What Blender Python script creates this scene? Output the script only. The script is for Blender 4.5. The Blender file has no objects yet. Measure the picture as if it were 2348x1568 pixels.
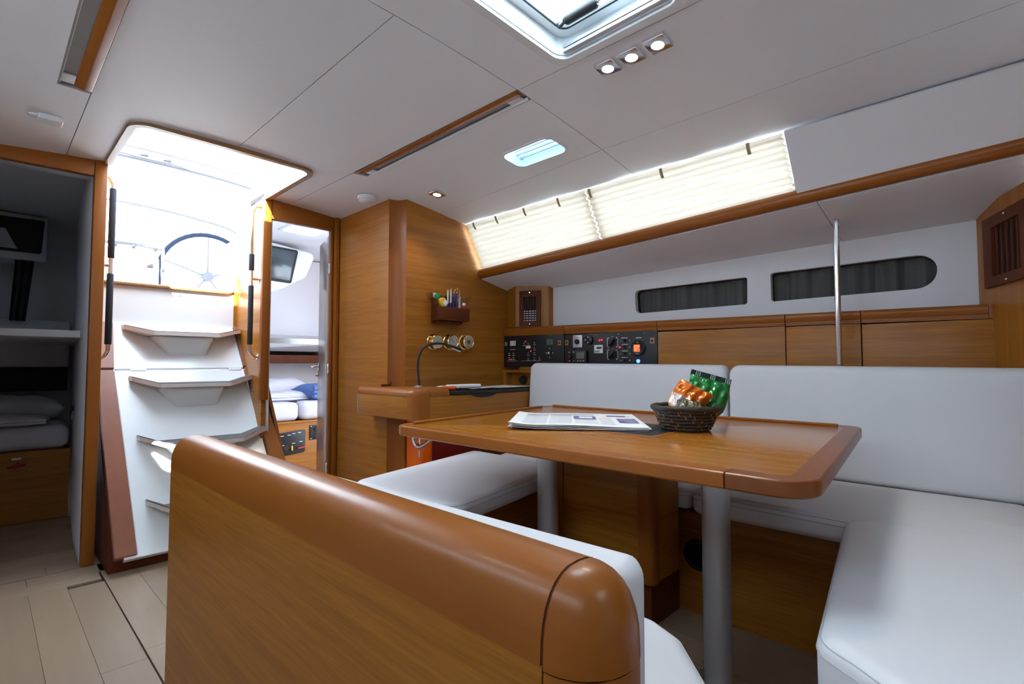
import bpy, bmesh, math, random
from mathutils import Vector, Matrix
random.seed(11)
SC = bpy.context.scene
COL = SC.collection
R = math.radians

# ------------------------------------------------------------------ camera
cam = bpy.data.objects.new('camera', bpy.data.cameras.new('camera'))
COL.objects.link(cam)
cam.data.sensor_width = 36.0
cam.data.lens = 18.0
cam.data.clip_start = 0.02
cam.location = (0, 0, 1.0)
cam.rotation_euler = (R(90 + 2.54), 0, R(-46.0))
SC.camera = cam

# ------------------------------------------------------------------ sky, sun, exposure
w = bpy.data.worlds.new('sky'); SC.world = w; w.use_nodes = True
bg = w.node_tree.nodes['Background']
bg.inputs[0].default_value = (0.68, 0.83, 1.0, 1)
bg.inputs[1].default_value = 9.0
sun = bpy.data.objects.new('sun', bpy.data.lights.new('sun', 'SUN'))
COL.objects.link(sun)
sun.data.energy = 27.0
sun.data.angle = R(0.6)
sun.data.color = (1.0, 0.97, 0.92)
sun.rotation_euler = Vector((0.50, 1.0, -0.92)).to_track_quat('-Z', 'Y').to_euler()
SC.view_settings.view_transform = 'Standard'
SC.view_settings.look = 'None'
SC.view_settings.gamma = 1.0
SC.view_settings.use_curve_mapping = False
SC.view_settings.exposure = 0.58

def portal(loc, rot, sx, sy):
    l = bpy.data.lights.new('daylight_portal', 'AREA'); l.shape = 'RECTANGLE'
    l.size = sx; l.size_y = sy; l.cycles.is_portal = True
    o = bpy.data.objects.new('daylight_portal', l); COL.objects.link(o)
    o.location = loc; o.rotation_euler = rot
portal((0.82, 3.00, 2.30), (0, 0, 0), 0.85, 0.75)
portal((0.86, 3.90, 1.92), (R(-90), 0, 0), 0.80, 0.85)
portal((1.04, 0.85, 2.19), (0, 0, 0), 0.72, 0.56)
portal((1.79, 1.58, 2.14), (0, 0, 0), 0.22, 0.38)
portal((2.34, 1.58, 1.80), (0, R(62), 0), 0.42, 2.1)
portal((-0.70, 1.00, 1.80), (0, R(-62), 0), 0.42, 3.2)
portal((0.80, -0.95, 2.19), (0, 0, 0), 0.80, 0.70)
portal((-0.13, 1.58, 2.14), (0, 0, 0), 0.22, 0.38)
portal((-0.45, 4.35, 2.24), (0, 0, 0), 0.36, 0.36)
portal((1.85, 4.15, 2.24), (0, 0, 0), 0.36, 0.40)

# ------------------------------------------------------------------ mesh helpers
def wm(o):
    return (wm(o.parent) @ o.matrix_basis) if o.parent else o.matrix_basis.copy()

def tag(o, label=None, cat=None, group=None, kind=None):
    if label: o['label'] = label
    if cat: o['category'] = cat
    if group: o['group'] = group
    if kind: o['kind'] = kind
    return o

def thing(name, label, cat, loc=(0, 0, 0), rot=(0, 0, 0), group=None, kind=None):
    o = bpy.data.objects.new(name, None); COL.objects.link(o)
    o.empty_display_size = 0.05
    o.location = loc; o.rotation_euler = rot
    return tag(o, label, cat, group, kind)

def struct(name, loc=(0, 0, 0)):
    return thing(name, None, None, loc, kind='structure')

def mk(name, bm, mat, parent=None, local=False, smooth=35, label=None):
    """one mesh object from a bmesh given in world space (or in the parent's space)"""
    bmesh.ops.remove_doubles(bm, verts=bm.verts, dist=1e-5)
    bmesh.ops.recalc_face_normals(bm, faces=bm.faces)
    me = bpy.data.meshes.new(name)
    if parent is not None and not local:
        bm.transform(wm(parent).inverted())
    for f in bm.faces: f.smooth = bool(smooth)
    bm.to_mesh(me); bm.free()
    if smooth: me.set_sharp_from_angle(angle=R(smooth))
    for m in (mat if isinstance(mat, (list, tuple)) else [mat]): me.materials.append(m)
    o = bpy.data.objects.new(name, me); COL.objects.link(o)
    o.parent = parent
    if label: o['label'] = label
    return o

def share(name, src, parent, mat4):
    o = src.copy(); o.name = name; COL.objects.link(o)
    o.parent = parent
    o.matrix_basis = mat4
    return o

def J(*bms):
    a = bms[0]
    for b in bms[1:]:
        me = bpy.data.meshes.new('tmp'); b.to_mesh(me); a.from_mesh(me)
        bpy.data.meshes.remove(me); b.free()
    return a

def X(bm, m):
    bm.transform(m); return bm

AX = {'z': lambda a, b, t: (a, b, t), 'x': lambda a, b, t: (t, a, b), 'y': lambda a, b, t: (a, t, b)}

def area2(p):
    return sum(p[i][0]*p[(i+1) % len(p)][1] - p[(i+1) % len(p)][0]*p[i][1] for i in range(len(p)))

def rpoly(pts, r, n=5):
    """round the corners of a polygon; r is a number or a list"""
    out = []; N = len(pts)
    for i in range(N):
        p = Vector(pts[i]); a = Vector(pts[i-1]); b = Vector(pts[(i+1) % N])
        rr = r[i] if isinstance(r, (list, tuple)) else r
        if rr <= 0: out.append((p.x, p.y)); continue
        da = (a-p).normalized(); db = (b-p).normalized()
        ang = math.acos(max(-1, min(1, da.dot(db))))
        t = min(rr/math.tan(ang/2), (a-p).length*.49, (b-p).length*.49)
        rr = t*math.tan(ang/2)
        c = p + (da+db).normalized()*(rr/math.sin(ang/2))
        s = p+da*t-c; e = p+db*t-c
        a0 = math.atan2(s.y, s.x); a1 = math.atan2(e.y, e.x)
        d = (a1-a0+math.pi) % (2*math.pi)-math.pi
        for k in range(n+1):
            q = a0+d*k/n; out.append((c.x+rr*math.cos(q), c.y+rr*math.sin(q)))
    return out

def rect(x0, x1, y0, y1, r=0, n=5):
    p = [(x0, y0), (x1, y0), (x1, y1), (x0, y1)]
    return rpoly(p, r, n) if r else p

def offs(p, d):
    """inset a CCW polygon by d"""
    N = len(p); out = []
    for i in range(N):
        a = Vector(p[i-1]); b = Vector(p[i]); c = Vector(p[(i+1) % N])
        e1 = (b-a).normalized(); e2 = (c-b).normalized()
        n1 = Vector((-e1.y, e1.x)); n2 = Vector((-e2.y, e2.x))
        m = n1+n2
        k = m.length
        if k < 1e-6: m = n1
        else: m = m/k/max(.35, math.cos(math.acos(max(-1, min(1, n1.dot(n2))))/2))
        out.append((b.x+m.x*d, b.y+m.y*d))
    return out

def slab(poly, t0, t1, r=0.0, axis='z', crown=0.0, seg=3, rb=None, crin=3.0):
    """prism over a 2D polygon with rounded top and bottom edges and an optional crown"""
    if area2(poly) < 0: poly = poly[::-1]
    rb = r if rb is None else rb
    L = []
    if rb > 0:
        for k in range(seg+1):
            q = k/seg*math.pi/2
            L.append((rb*(1-math.sin(q)), t0+rb*(1-math.cos(q))))
    else: L.append((0, t0))
    if r > 0:
        for k in range(seg+1):
            q = k/seg*math.pi/2
            L.append((r*(1-math.cos(q)), t1-r+r*math.sin(q)))
    else: L.append((0, t1))
    bm = bmesh.new(); f = AX[axis]; rings = []
    for d, t in L:
        pp = offs(poly, d) if d > 1e-6 else poly
        rings.append([bm.verts.new(f(a, b, t)) for a, b in pp])
    N = len(poly)
    if crown:
        last = offs(poly, r); cx_ = sum(p[0] for p in last)/N; cy_ = sum(p[1] for p in last)/N
        for q in (.12, .3, .55, .8):
            rings.append([bm.verts.new(f(a+(cx_-a)*q, b+(cy_-b)*q, t1+crown*(1-(1-q)**2))) for a, b in last])
    for i in range(len(rings)-1):
        for k in range(N):
            try: bm.faces.new((rings[i][k], rings[i][(k+1) % N], rings[i+1][(k+1) % N], rings[i+1][k]))
            except ValueError: pass
    bm.faces.new(rings[0]); bm.faces.new(rings[-1][::-1])
    return bm

def B(x0, x1, y0, y1, z0, z1, b=0.0, seg=2):
    bm = bmesh.new(); bmesh.ops.create_cube(bm, size=1)
    bmesh.ops.scale(bm, verts=bm.verts, vec=(x1-x0, y1-y0, z1-z0))
    bmesh.ops.translate(bm, verts=bm.verts, vec=((x0+x1)/2, (y0+y1)/2, (z0+z1)/2))
    if b > 0:
        bmesh.ops.bevel(bm, geom=list(bm.edges), offset=b, segments=seg, affect='EDGES', profile=.5)
    return bm

def hull_pts(v8, b=0.0):
    """box from eight corner points: bottom four then top four"""
    bm = bmesh.new(); v = [bm.verts.new(p) for p in v8]
    for q in ((0, 1, 2, 3), (7, 6, 5, 4), (0, 4, 5, 1), (1, 5, 6, 2), (2, 6, 7, 3), (3, 7, 4, 0)):
        bm.faces.new([v[i] for i in q])
    if b > 0: bmesh.ops.bevel(bm, geom=list(bm.edges), offset=b, segments=2, affect='EDGES', profile=.5)
    return bm

def tube(pts, r, seg=10, closed=False, flat=None):
    pts = [Vector(p) for p in pts]; N = len(pts); bm = bmesh.new(); rings = []
    t0 = (pts[1]-pts[0]).normalized()
    up = Vector((0, 0, 1)) if abs(t0.z) < .9 else Vector((1, 0, 0))
    n = t0.cross(up).normalized()
    for i in range(N):
        if closed: t = (pts[(i+1) % N]-pts[i-1]).normalized()
        elif i == 0: t = t0
        elif i == N-1: t = (pts[-1]-pts[-2]).normalized()
        else: t = (pts[i+1]-pts[i-1]).normalized()
        n = (n-t*n.dot(t)).normalized(); bb = t.cross(n)
        rr = r[i] if isinstance(r, (list, tuple)) else r
        rings.append([bm.verts.new(pts[i]+n*rr*math.cos(2*math.pi*k/seg)+bb*rr*(flat or 1)*math.sin(2*math.pi*k/seg)) for k in range(seg)])
    M_ = N if closed else N-1
    for i in range(M_):
        a, b = rings[i], rings[(i+1) % N]
        for k in range(seg): bm.faces.new((a[k], a[(k+1) % seg], b[(k+1) % seg], b[k]))
    if not closed:
        bm.faces.new(rings[0][::-1]); bm.faces.new(rings[-1])
    return bm

def smooth_path(pts, n=6):
    pts = [Vector(p) for p in pts]; out = []
    for i in range(len(pts)-1):
        a = pts[max(i-1, 0)]; b = pts[i]; c = pts[i+1]; d = pts[min(i+2, len(pts)-1)]
        for k in range(n):
            t = k/n
            out.append(.5*((2*b)+(c-a)*t+(2*a-5*b+4*c-d)*t*t+(3*b-3*c+d-a)*t**3))
    out.append(pts[-1]); return out

def lathe(prof, seg=24, loc=(0, 0, 0), axis='z'):
    """revolve (radius, height) pairs"""
    bm = bmesh.new(); rings = []
    for r, h in prof:
        if r < 1e-6: rings.append([bm.verts.new((0, 0, h))])
        else: rings.append([bm.verts.new((r*math.cos(2*math.pi*k/seg), r*math.sin(2*math.pi*k/seg), h)) for k in range(seg)])
    for a, b in zip(rings, rings[1:]):
        for k in range(seg):
            k2 = (k+1) % seg
            if len(a) == 1 and len(b) == 1: continue
            if len(a) == 1: bm.faces.new((a[0], b[k2], b[k]))
            elif len(b) == 1: bm.faces.new((a[k], a[k2], b[0]))
            else: bm.faces.new((a[k], a[k2], b[k2], b[k]))
    if len(rings[0]) > 1: bm.faces.new(rings[0][::-1])
    if len(rings[-1]) > 1: bm.faces.new(rings[-1])
    rot = {'z': Matrix(), 'x': Matrix.Rotation(R(90), 4, 'Y'), '-x': Matrix.Rotation(R(-90), 4, 'Y'),
           'y': Matrix.Rotation(R(-90), 4, 'X'), '-y': Matrix.Rotation(R(90), 4, 'X'), '-z': Matrix.Rotation(R(180), 4, 'X')}[axis]
    bm.transform(Matrix.Translation(loc) @ rot)
    return bm

def grid(f, nu, nv, close=False):
    bm = bmesh.new()
    v = [[bm.verts.new(f(i/nu, j/nv)) for j in range(nv+1)] for i in range(nu+1)]
    for i in range(nu):
        for j in range(nv): bm.faces.new((v[i][j], v[i+1][j], v[i+1][j+1], v[i][j+1]))
    return bm

def thick(bm, d):
    bmesh.ops.recalc_face_normals(bm, faces=bm.faces)
    bmesh.ops.solidify(bm, geom=list(bm.faces), thickness=d)
    return bm

def holed(outer, holes, fmap, ext, cuts=()):
    """sheet with holes: 2D loops -> 3D by fmap(a, b, k) with k = 0 front, 1 back; cuts = values of a where it may bend"""
    bm = bmesh.new(); ed = []
    for loop in [outer]+list(holes):
        vs = [bm.verts.new((a, b, 0)) for a, b in loop]
        for i in range(len(vs)): ed.append(bm.edges.new((vs[i], vs[(i+1) % len(vs)])))
    bmesh.ops.triangle_fill(bm, use_beauty=True, edges=ed, normal=(0, 0, 1))
    for c in cuts:
        bmesh.ops.bisect_plane(bm, geom=list(bm.verts)+list(bm.edges)+list(bm.faces), plane_co=(c, 0, 0), plane_no=(1, 0, 0))
    if ext:
        g = bmesh.ops.extrude_face_region(bm, geom=list(bm.faces))
        top = {v for v in g['geom'] if isinstance(v, bmesh.types.BMVert)}
    else: top = set()
    for v in bm.verts:
        v.co = Vector(fmap(v.co.x, v.co.y, 1 if v in top else 0))
    return bm

def text_mesh(s, size, mat, name, parent, m4, ext=0.0004):
    c = bpy.data.curves.new('txt', 'FONT'); c.body = s; c.size = size; c.extrude = ext
    c.align_x = 'CENTER'; c.align_y = 'CENTER'
    t = bpy.data.objects.new('txt', c); COL.objects.link(t)
    dg = bpy.context.evaluated_depsgraph_get()
    me = bpy.data.meshes.new_from_object(t.evaluated_get(dg))
    bpy.data.objects.remove(t); bpy.data.curves.remove(c)
    me.name = name; me.materials.clear(); me.materials.append(mat)
    o = bpy.data.objects.new(name, me); COL.objects.link(o); o.parent = parent; o.matrix_basis = m4
    return o

# ------------------------------------------------------------------ materials
def M(name, col, rough=.5, metal=0.0, spec=.5, coat=0.0, emit=None, es=0.0, bump=0.0, bscale=200.0, vary=0.0, vscale=3.0, rnd=0.0, sheen=0.0):
    m = bpy.data.materials.new(name); m.use_nodes = True
    nt = m.node_tree; b = nt.nodes['Principled BSDF']
    b.inputs['Base Color'].default_value = (*col, 1)
    b.inputs['Roughness'].default_value = rough; b.inputs['Metallic'].default_value = metal
    b.inputs['Specular IOR Level'].default_value = spec
    b.inputs['Coat Weight'].default_value = coat; b.inputs['Coat Roughness'].default_value = .12
    if emit:
        b.inputs['Emission Color'].default_value = (*emit, 1); b.inputs['Emission Strength'].default_value = es
    tc = nt.nodes.new('ShaderNodeTexCoord')
    if vary or rnd:
        hs = nt.nodes.new('ShaderNodeHueSaturation'); hs.inputs['Color'].default_value = (*col, 1)
        mr = nt.nodes.new('ShaderNodeMapRange')
        if rnd:
            oi = nt.nodes.new('ShaderNodeObjectInfo'); nt.links.new(oi.outputs['Random'], mr.inputs[0]); a = rnd
        else:
            nz = nt.nodes.new('ShaderNodeTexNoise'); nz.inputs['Scale'].default_value = vscale; nz.inputs['Detail'].default_value = 4
            nt.links.new(tc.outputs['Object'], nz.inputs['Vector']); nt.links.new(nz.outputs['Fac'], mr.inputs[0]); a = vary
        mr.inputs[3].default_value = 1-a; mr.inputs[4].default_value = 1+a
        nt.links.new(mr.outputs[0], hs.inputs['Value']); nt.links.new(hs.outputs[0], b.inputs['Base Color'])
    if bump:
        n2 = nt.nodes.new('ShaderNodeTexNoise'); n2.inputs['Scale'].default_value = bscale; n2.inputs['Detail'].default_value = 3
        nt.links.new(tc.outputs['Object'], n2.inputs['Vector'])
        bp = nt.nodes.new('ShaderNodeBump'); bp.inputs['Strength'].default_value = bump; bp.inputs['Distance'].default_value = .002
        nt.links.new(n2.outputs['Fac'], bp.inputs['Height']); nt.links.new(bp.outputs[0], b.inputs['Normal'])
    return m

def wood(name, c1, c2, sc, rough=.40, coat=.08, rnd=0.0, con=.5, spec=.3):
    """veneer: fine streaks; sc = texture scale per axis, low along the grain"""
    m = bpy.data.materials.new(name); m.use_nodes = True
    nt = m.node_tree; b = nt.nodes['Principled BSDF']; L = nt.links.new
    tc = nt.nodes.new('ShaderNodeTexCoord'); mp = nt.nodes.new('ShaderNodeMapping')
    mp.inputs['Scale'].default_value = sc; L(tc.outputs['Object'], mp.inputs['Vector'])
    oi = nt.nodes.new('ShaderNodeObjectInfo')
    ml = nt.nodes.new('ShaderNodeMath'); ml.operation = 'MULTIPLY'; ml.inputs[1].default_value = 37.0
    L(oi.outputs['Random'], ml.inputs[0])
    ad = nt.nodes.new('ShaderNodeVectorMath'); ad.operation = 'ADD'
    L(mp.outputs[0], ad.inputs[0]); L(ml.outputs[0], ad.inputs[1])
    n1 = nt.nodes.new('ShaderNodeTexNoise'); n1.inputs['Scale'].default_value = 1.0; n1.inputs['Detail'].default_value = 5; n1.inputs['Roughness'].default_value = .65
    n2 = nt.nodes.new('ShaderNodeTexNoise'); n2.inputs['Scale'].default_value = .16; n2.inputs['Detail'].default_value = 2
    L(ad.outputs[0], n1.inputs['Vector']); L(ad.outputs[0], n2.inputs['Vector'])
    mx = nt.nodes.new('ShaderNodeMix'); mx.inputs[0].default_value = .4
    L(n1.outputs['Fac'], mx.inputs[2]); L(n2.outputs['Fac'], mx.inputs[3])
    cr = nt.nodes.new('ShaderNodeValToRGB')
    cr.color_ramp.elements[0].position = .5-con*.35; cr.color_ramp.elements[1].position = .5+con*.35
    cr.color_ramp.elements[0].color = (*c2, 1); cr.color_ramp.elements[1].color = (*c1, 1)
    L(mx.outputs[0], cr.inputs[0])
    last = cr.outputs[0]
    if rnd:
        hs = nt.nodes.new('ShaderNodeHueSaturation'); mr = nt.nodes.new('ShaderNodeMapRange')
        mr.inputs[3].default_value = 1-rnd; mr.inputs[4].default_value = 1+rnd
        L(oi.outputs['Random'], mr.inputs[0]); L(mr.outputs[0], hs.inputs['Value']); L(last, hs.inputs['Color']); last = hs.outputs[0]
    L(last, b.inputs['Base Color'])
    b.inputs['Roughness'].default_value = rough; b.inputs['Coat Weight'].default_value = coat; b.inputs['Coat Roughness'].default_value = .16
    b.inputs['Specular IOR Level'].default_value = spec
    bp = nt.nodes.new('ShaderNodeBump'); bp.inputs['Strength'].default_value = .025; bp.inputs['Distance'].default_value = .001
    L(n1.outputs['Fac'], bp.inputs['Height']); L(bp.outputs[0], b.inputs['Normal'])
    return m

def pane_mat(name, tint, gl=.08, rough=.02):
    m = bpy.data.materials.new(name); m.use_nodes = True; nt = m.node_tree; nt.nodes.clear()
    out = nt.nodes.new('ShaderNodeOutputMaterial'); tr = nt.nodes.new('ShaderNodeBsdfTransparent'); g = nt.nodes.new('ShaderNodeBsdfGlossy')
    mx = nt.nodes.new('ShaderNodeMixShader'); mx.inputs[0].default_value = gl
    tr.inputs[0].default_value = (*tint, 1); g.inputs['Roughness'].default_value = rough
    nt.links.new(tr.outputs[0], mx.inputs[1]); nt.links.new(g.outputs[0], mx.inputs[2]); nt.links.new(mx.outputs[0], out.inputs[0])
    return m

def cloth_mat(name, col, trans):
    m = bpy.data.materials.new(name); m.use_nodes = True; nt = m.node_tree; nt.nodes.clear()
    out = nt.nodes.new('ShaderNodeOutputMaterial'); d = nt.nodes.new('ShaderNodeBsdfDiffuse'); t = nt.nodes.new('ShaderNodeBsdfTranslucent')
    mx = nt.nodes.new('ShaderNodeMixShader'); mx.inputs[0].default_value = trans
    d.inputs[0].default_value = (*col, 1); t.inputs[0].default_value = (*col, 1)
    nt.links.new(d.outputs[0], mx.inputs[1]); nt.links.new(t.outputs[0], mx.inputs[2]); nt.links.new(mx.outputs[0], out.inputs[0])
    return m

T1, T2 = (.46, .178, .022), (.28, .092, .009)
C1, C2 = (.37, .114, .013), (.26, .071, .008)
teak_h = wood('teak_level_grain', T1, T2, (6, 6, 170))
teak_y = wood('teak_lengthwise_grain', T1, T2, (150, 6, 150), rough=.22, coat=.3)
teak_x = wood('teak_crosswise_grain', T1, T2, (6, 150, 150))
teak_v = wood('teak_upright_grain', T1, T2, (150, 150, 5))
cherry_y = wood('cherry_lengthwise_grain', C1, C2, (30, 1.5, 30), con=1.0, rough=.36, coat=.15)
cherry_x = wood('cherry_crosswise_grain', C1, C2, (1.5, 30, 30), con=1.0, rough=.36, coat=.15)
cherry_v = wood('cherry_upright_grain', C1, C2, (30, 30, 1.2), con=1.0, rough=.42, coat=.08)
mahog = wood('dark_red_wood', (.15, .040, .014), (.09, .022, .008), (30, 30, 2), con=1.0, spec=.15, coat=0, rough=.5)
rose_v = wood('rosy_stringer_wood', (.30, .105, .055), (.22, .068, .034), (30, 30, 1.5), con=1.0)
oak_y = wood('pale_oak_lengthwise', (.37, .265, .185), (.26, .180, .118), (26, 1.4, 26), rough=.42, coat=.1, rnd=.09, con=1.1)
oak_x = wood('pale_oak_crosswise', (.37, .265, .185), (.26, .180, .118), (1.4, 26, 26), rough=.42, coat=.1, rnd=.09, con=1.1)
trim_oak = wood('companionway_rim_wood', (.36, .19, .085), (.24, .12, .05), (20, 20, 20), con=1.0)
vinyl = M('ceiling_vinyl', (.81, .81, .85), .55, vary=.012, vscale=2, bump=.03, bscale=500)
liner = M('white_liner', (.78, .77, .80), .6, bump=.03, bscale=400)
gel = M('white_gelcoat', (.80, .82, .83), .22, coat=.4)
gelm = M('cockpit_gelcoat', (.85, .86, .86), .45)
leather = M('white_leather', (.74, .73, .755), .42, bump=.12, bscale=260, vary=.015, vscale=4)
stitchm = M('seam_thread', (.50, .50, .52), .6)
black = M('black_plastic', (.012, .012, .014), .42)
blackm = M('black_matt', (.018, .018, .02), .7)
rubber = M('foam_grip', (.016, .02, .03), .75, bump=.4, bscale=900)
chrome = M('polished_steel', (.80, .80, .82), .14, 1.0)
satin = M('satin_aluminium', (.60, .61, .64), .42, .75)
brass = M('brass', (.78, .56, .24), .2, 1.0)
gap = M('dark_gap', (.02, .017, .015), .8)
greyrec = M('grey_recess', (.30, .29, .29), .5)
paper = M('white_paper', (.86, .86, .87), .7)
ink = M('violet_ink', (.15, .14, .34), .7)
inkg = M('grey_ink', (.28, .28, .38), .7)
lamp_on = M('lit_lamp', (1, 1, 1), .4, emit=(1.0, .93, .80), es=14)
white_pl = M('white_plastic', (.78, .78, .79), .35)
tan = M('tan_clip', (.42, .34, .20), .6)
sheet_w = M('bed_linen', (.66, .66, .74), .8, bump=.1, bscale=60)
sheet_b = M('blue_bed_linen', (.36, .42, .62), .8, bump=.1, bscale=60)
curtain = M('grey_curtain', (.085, .088, .088), .85)
tread_g = M('grey_nonslip', (.13, .12, .118), .95, spec=.15, bump=.3, bscale=700)
tread_e = M('tread_edge', (.72, .64, .60), .4)
red_led = M('red_led', (.6, .01, .02), .4, emit=(1, .03, .05), es=.9)
blue_led = M('blue_led', (.02, .05, .7), .4, emit=(.05, .15, 1), es=4)
amber = M('amber_screen', (.6, .12, .05), .4, emit=(1, .22, .06), es=.7)
lcd = M('green_lcd', (.10, .16, .12), .3)
lcd2 = M('grey_lcd', (.16, .15, .12), .3)
glass = pane_mat('hatch_glass', (.93, .98, 1.0))
acryl = pane_mat('clear_acrylic', (.93, .90, .86), .10)
smoked = pane_mat('smoked_glass', (.55, .58, .60), .08)
blindm = cloth_mat('pleated_cloth', (.88, .78, .63), .098)
milky = cloth_mat('milky_pane', (.76, .82, .86), .38)

# ================================================================== THE SETTING
def cz(x): return 2.06-.06*(x-.83)**2
def hx(y): return 2.72+.058*(2.6-y)      # hull lining
def kx(y): return 2.61+.058*(2.6-y)      # locker fronts
def kz(y): return 1.263-.009*(2.6-y)     # locker tops
def sz(y): return 1.652+.04*(2.59-y)     # top of the wooden rail
def uz(y): return 1.540+.033*(2.3-y)     # outer edge of the side deck lining

# ---- floor: planks on a slab
floor = struct('floor')
mk('subfloor', B(-1.1, 2.9, -2.0, 6.2, -.06, -.0125), gap, floor)
protos = {}
def plank(w_, l_, along):
    k = (round(w_, 3), round(l_, 3), along)
    if k not in protos:
        bm = B(-w_/2, w_/2, -l_/2, l_/2, -.012, 0, .0006, 1) if along == 'y' else B(-l_/2, l_/2, -w_/2, w_/2, -.012, 0, .0006, 1)
        o = mk('plank', bm, oak_y if along == 'y' else oak_x, floor, smooth=0); protos[k] = [o, False]
    return protos[k]
def put_plank(cx, cy, w_, l_, along):
    p = plank(w_, l_, along)
    if not p[1]: p[0].matrix_basis = Matrix.Translation((cx, cy, 0)); p[1] = True
    else: share('plank', p[0], floor, Matrix.Translation((cx, cy, 0)))
W = .128
for c in range(24):
    x = -.98+c*W+(.004 if c > 10 else 0)
    if x > 2.05: break
    y = -1.2+(.37*((c*5) % 4)-1.0)
    ye = 3.08 if x < .40 else 3.325
    while y < ye-.02:
        l_ = [1.3, .9, 1.1][c % 3]; y1 = min(y+l_, ye); y0 = max(y, -1.2)
        if y1-y0 > .1: put_plank(x+W/2, (y0+y1)/2, W-.0009, round(y1-y0-.0009, 3), 'y')
        y += l_
for k in range(2):
    for i in range(4):
        put_plank(-.98+.35*i+.18+(.1 if k else 0), 3.08+.118*(k+.5), .1165, .348, 'x')
for k in range(10):
    for i in range(4):
        put_plank(-.95+.40*i+.2+(.15 if k % 2 else 0), 3.325+.118*(k+.5), .1165, .398, 'x')
for k in range(9):
    put_plank(1.62+.4, 3.36+.13*(k+.5), .1285, .86, 'x')

# ---- ceiling panels with their openings
ceil = struct('ceiling')
def panel(name, outer, holes=(), z=0.0, t=.012, mat=vinyl, cuts=None):
    xs = [p[0] for p in outer]; x0, x1 = min(xs), max(xs); n = max(2, int((x1-x0)/.12))
    if cuts is None: cuts = [x0+(x1-x0)*k/n for k in range(1, n)]
    return mk(name, holed(outer, holes, lambda a, b, k: (a, b, cz(a)+z+k*t), True, cuts), mat, ceil, smooth=20)
g = .0016
H1 = rect(.70, 1.372, .612, 1.092, .055); H2 = rect(1.713, 1.868, 1.426, 1.742, .05); HF = rect(.45, 1.15, -1.25, -.65, .06); H3 = rect(-.208, -.053, 1.426, 1.742, .05)
CY0 = 2.685
panel('ceiling_panel', [(-.56, 1.305+g), (.16, 1.305+g), (.16, 2.485), (.26-g, 2.505), (.26-g, 3.36), (-.56, 3.36)], [H3])
panel('ceiling_panel', rpoly([(.26+g, 1.305+g), (.837-g, 1.305+g), (.837-g, CY0), (.437, CY0), (.437, 3.36), (.26+g, 3.36)], [0, 0, 0, .06, 0, 0]))
panel('ceiling_panel', rpoly([(.837+g, 1.305+g), (1.38-g, 1.305+g), (1.365-g, 3.36), (1.208, 3.36), (1.208, CY0), (.837+g, CY0)], [0, 0, 0, 0, .06, 0]))
panel('ceiling_panel', rpoly([(1.462, 1.305+g), (1.948-g, 1.305+g), (2.03-g, 2.68), (2.03, 3.36), (1.365+g, 3.36), (1.375+g, 2.535), (1.455, 2.51)], [0, 0, 0, 0, 0, 0, .02]), [H2])
panel('ceiling_panel', [(1.948+g, 1.305+g), (2.235, 1.305+g), (2.26, 2.68), (2.03+g, 2.68)])
panel('ceiling_panel', [(-.56, -1.9), (1.44-g, -1.9), (1.385-g, 1.305-g), (-.56, 1.305-g)], [H1, HF])
panel('ceiling_panel', [(1.44+g, -1.9), (1.91-g, -1.9), (1.948-g, 1.305-g), (1.385+g, 1.305-g)])
panel('ceiling_panel', [(1.91+g, -1.9), (2.235, -1.9), (2.235, 1.305-g), (1.948+g, 1.305-g)])
def deck(x0, x1, holes, z, t, mat, name):
    outer = rpoly([(x0, -1.95), (x1, -1.95), (x1, 3.62), (1.22, 3.62), (1.22, CY0-.012), (.425, CY0-.012), (.425, 3.62), (x0, 3.62)], [0, 0, 0, 0, .06, .06, 0, 0])
    panel(name, outer, holes, z=z, t=t, mat=mat)
deck(-.58, 2.27, [H1, HF, H2, H3, rect(.165, .254, 1.2, 2.48), rect(1.386, 1.458, 1.315, 2.505)], .0135, .03, gap, 'deck_backing')
deck(-.62, 2.30, [H1, HF, H2, H3], .075, .05, gelm, 'deck_top')

# ---- right side: coachroof window, wooden rail, side deck lining, hull lining
wr = struct('wall_right')
def ruled(f0, f1, ys, t=None, n=4):
    def f(u, v):
        y = ys[0]+(ys[1]-ys[0])*v
        return Vector(f0(y)).lerp(Vector(f1(y)), u)
    return grid(f, n, 24)
top = lambda y: (2.222, y, 1.946)
bot = lambda y: (2.385, y, sz(y)-.01)
fwdpanel = ruled(lambda y: (2.212, y, 1.940), lambda y: (2.372, y, sz(y)-.006), (-1.9, .612))
mk('coachroof_lining', thick(fwdpanel, .02), liner, wr)
mk('lining_seam', tube([(2.226, -1.5, 1.917), (2.226, .60, 1.917)], .0022, 6), gap, wr)
mk('coachroof_backing', thick(ruled(lambda y: (2.25, y, 1.99), lambda y: (2.44, y, sz(y)-.02), (-1.95, .60)), .03), gelm, wr)
sd0 = lambda y: (2.395, y, sz(y)-.050); sd1 = lambda y: (hx(y)+.01, y, uz(y))
mk('side_deck_lining', thick(ruled(sd0, sd1, (.548, 2.66)), .012), vinyl, wr)
mk('side_deck_lining', thick(ruled(sd0, sd1, (-.6, .545)), .012), vinyl, wr)
mk('side_deck_backing', thick(ruled(lambda y: (2.38, y, sz(y)+.01), lambda y: (hx(y)+.12, y, uz(y)+.06), (-1.2, 2.72)), .03), gelm, wr)
P1 = rpoly([(.960, 1.314), (1.590, 1.306), (1.597, 1.445), (.958, 1.456)], [.014, .03, .03, .014])
P2 = rpoly([(.203, 1.328), (.846, 1.318), (.848, 1.463), (.197, 1.474)], [.075, .014, .014, .075], 8)
def hull_scale(p): # lining stands a little outboard of the plane the outlines were taken on
    return [(y*(hx(y)/(hx(y)-.06)), 1+(z-1)*(hx(y)/(hx(y)-.06))) for y, z in p]
P1, P2 = hull_scale(P1), hull_scale(P2)
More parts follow.
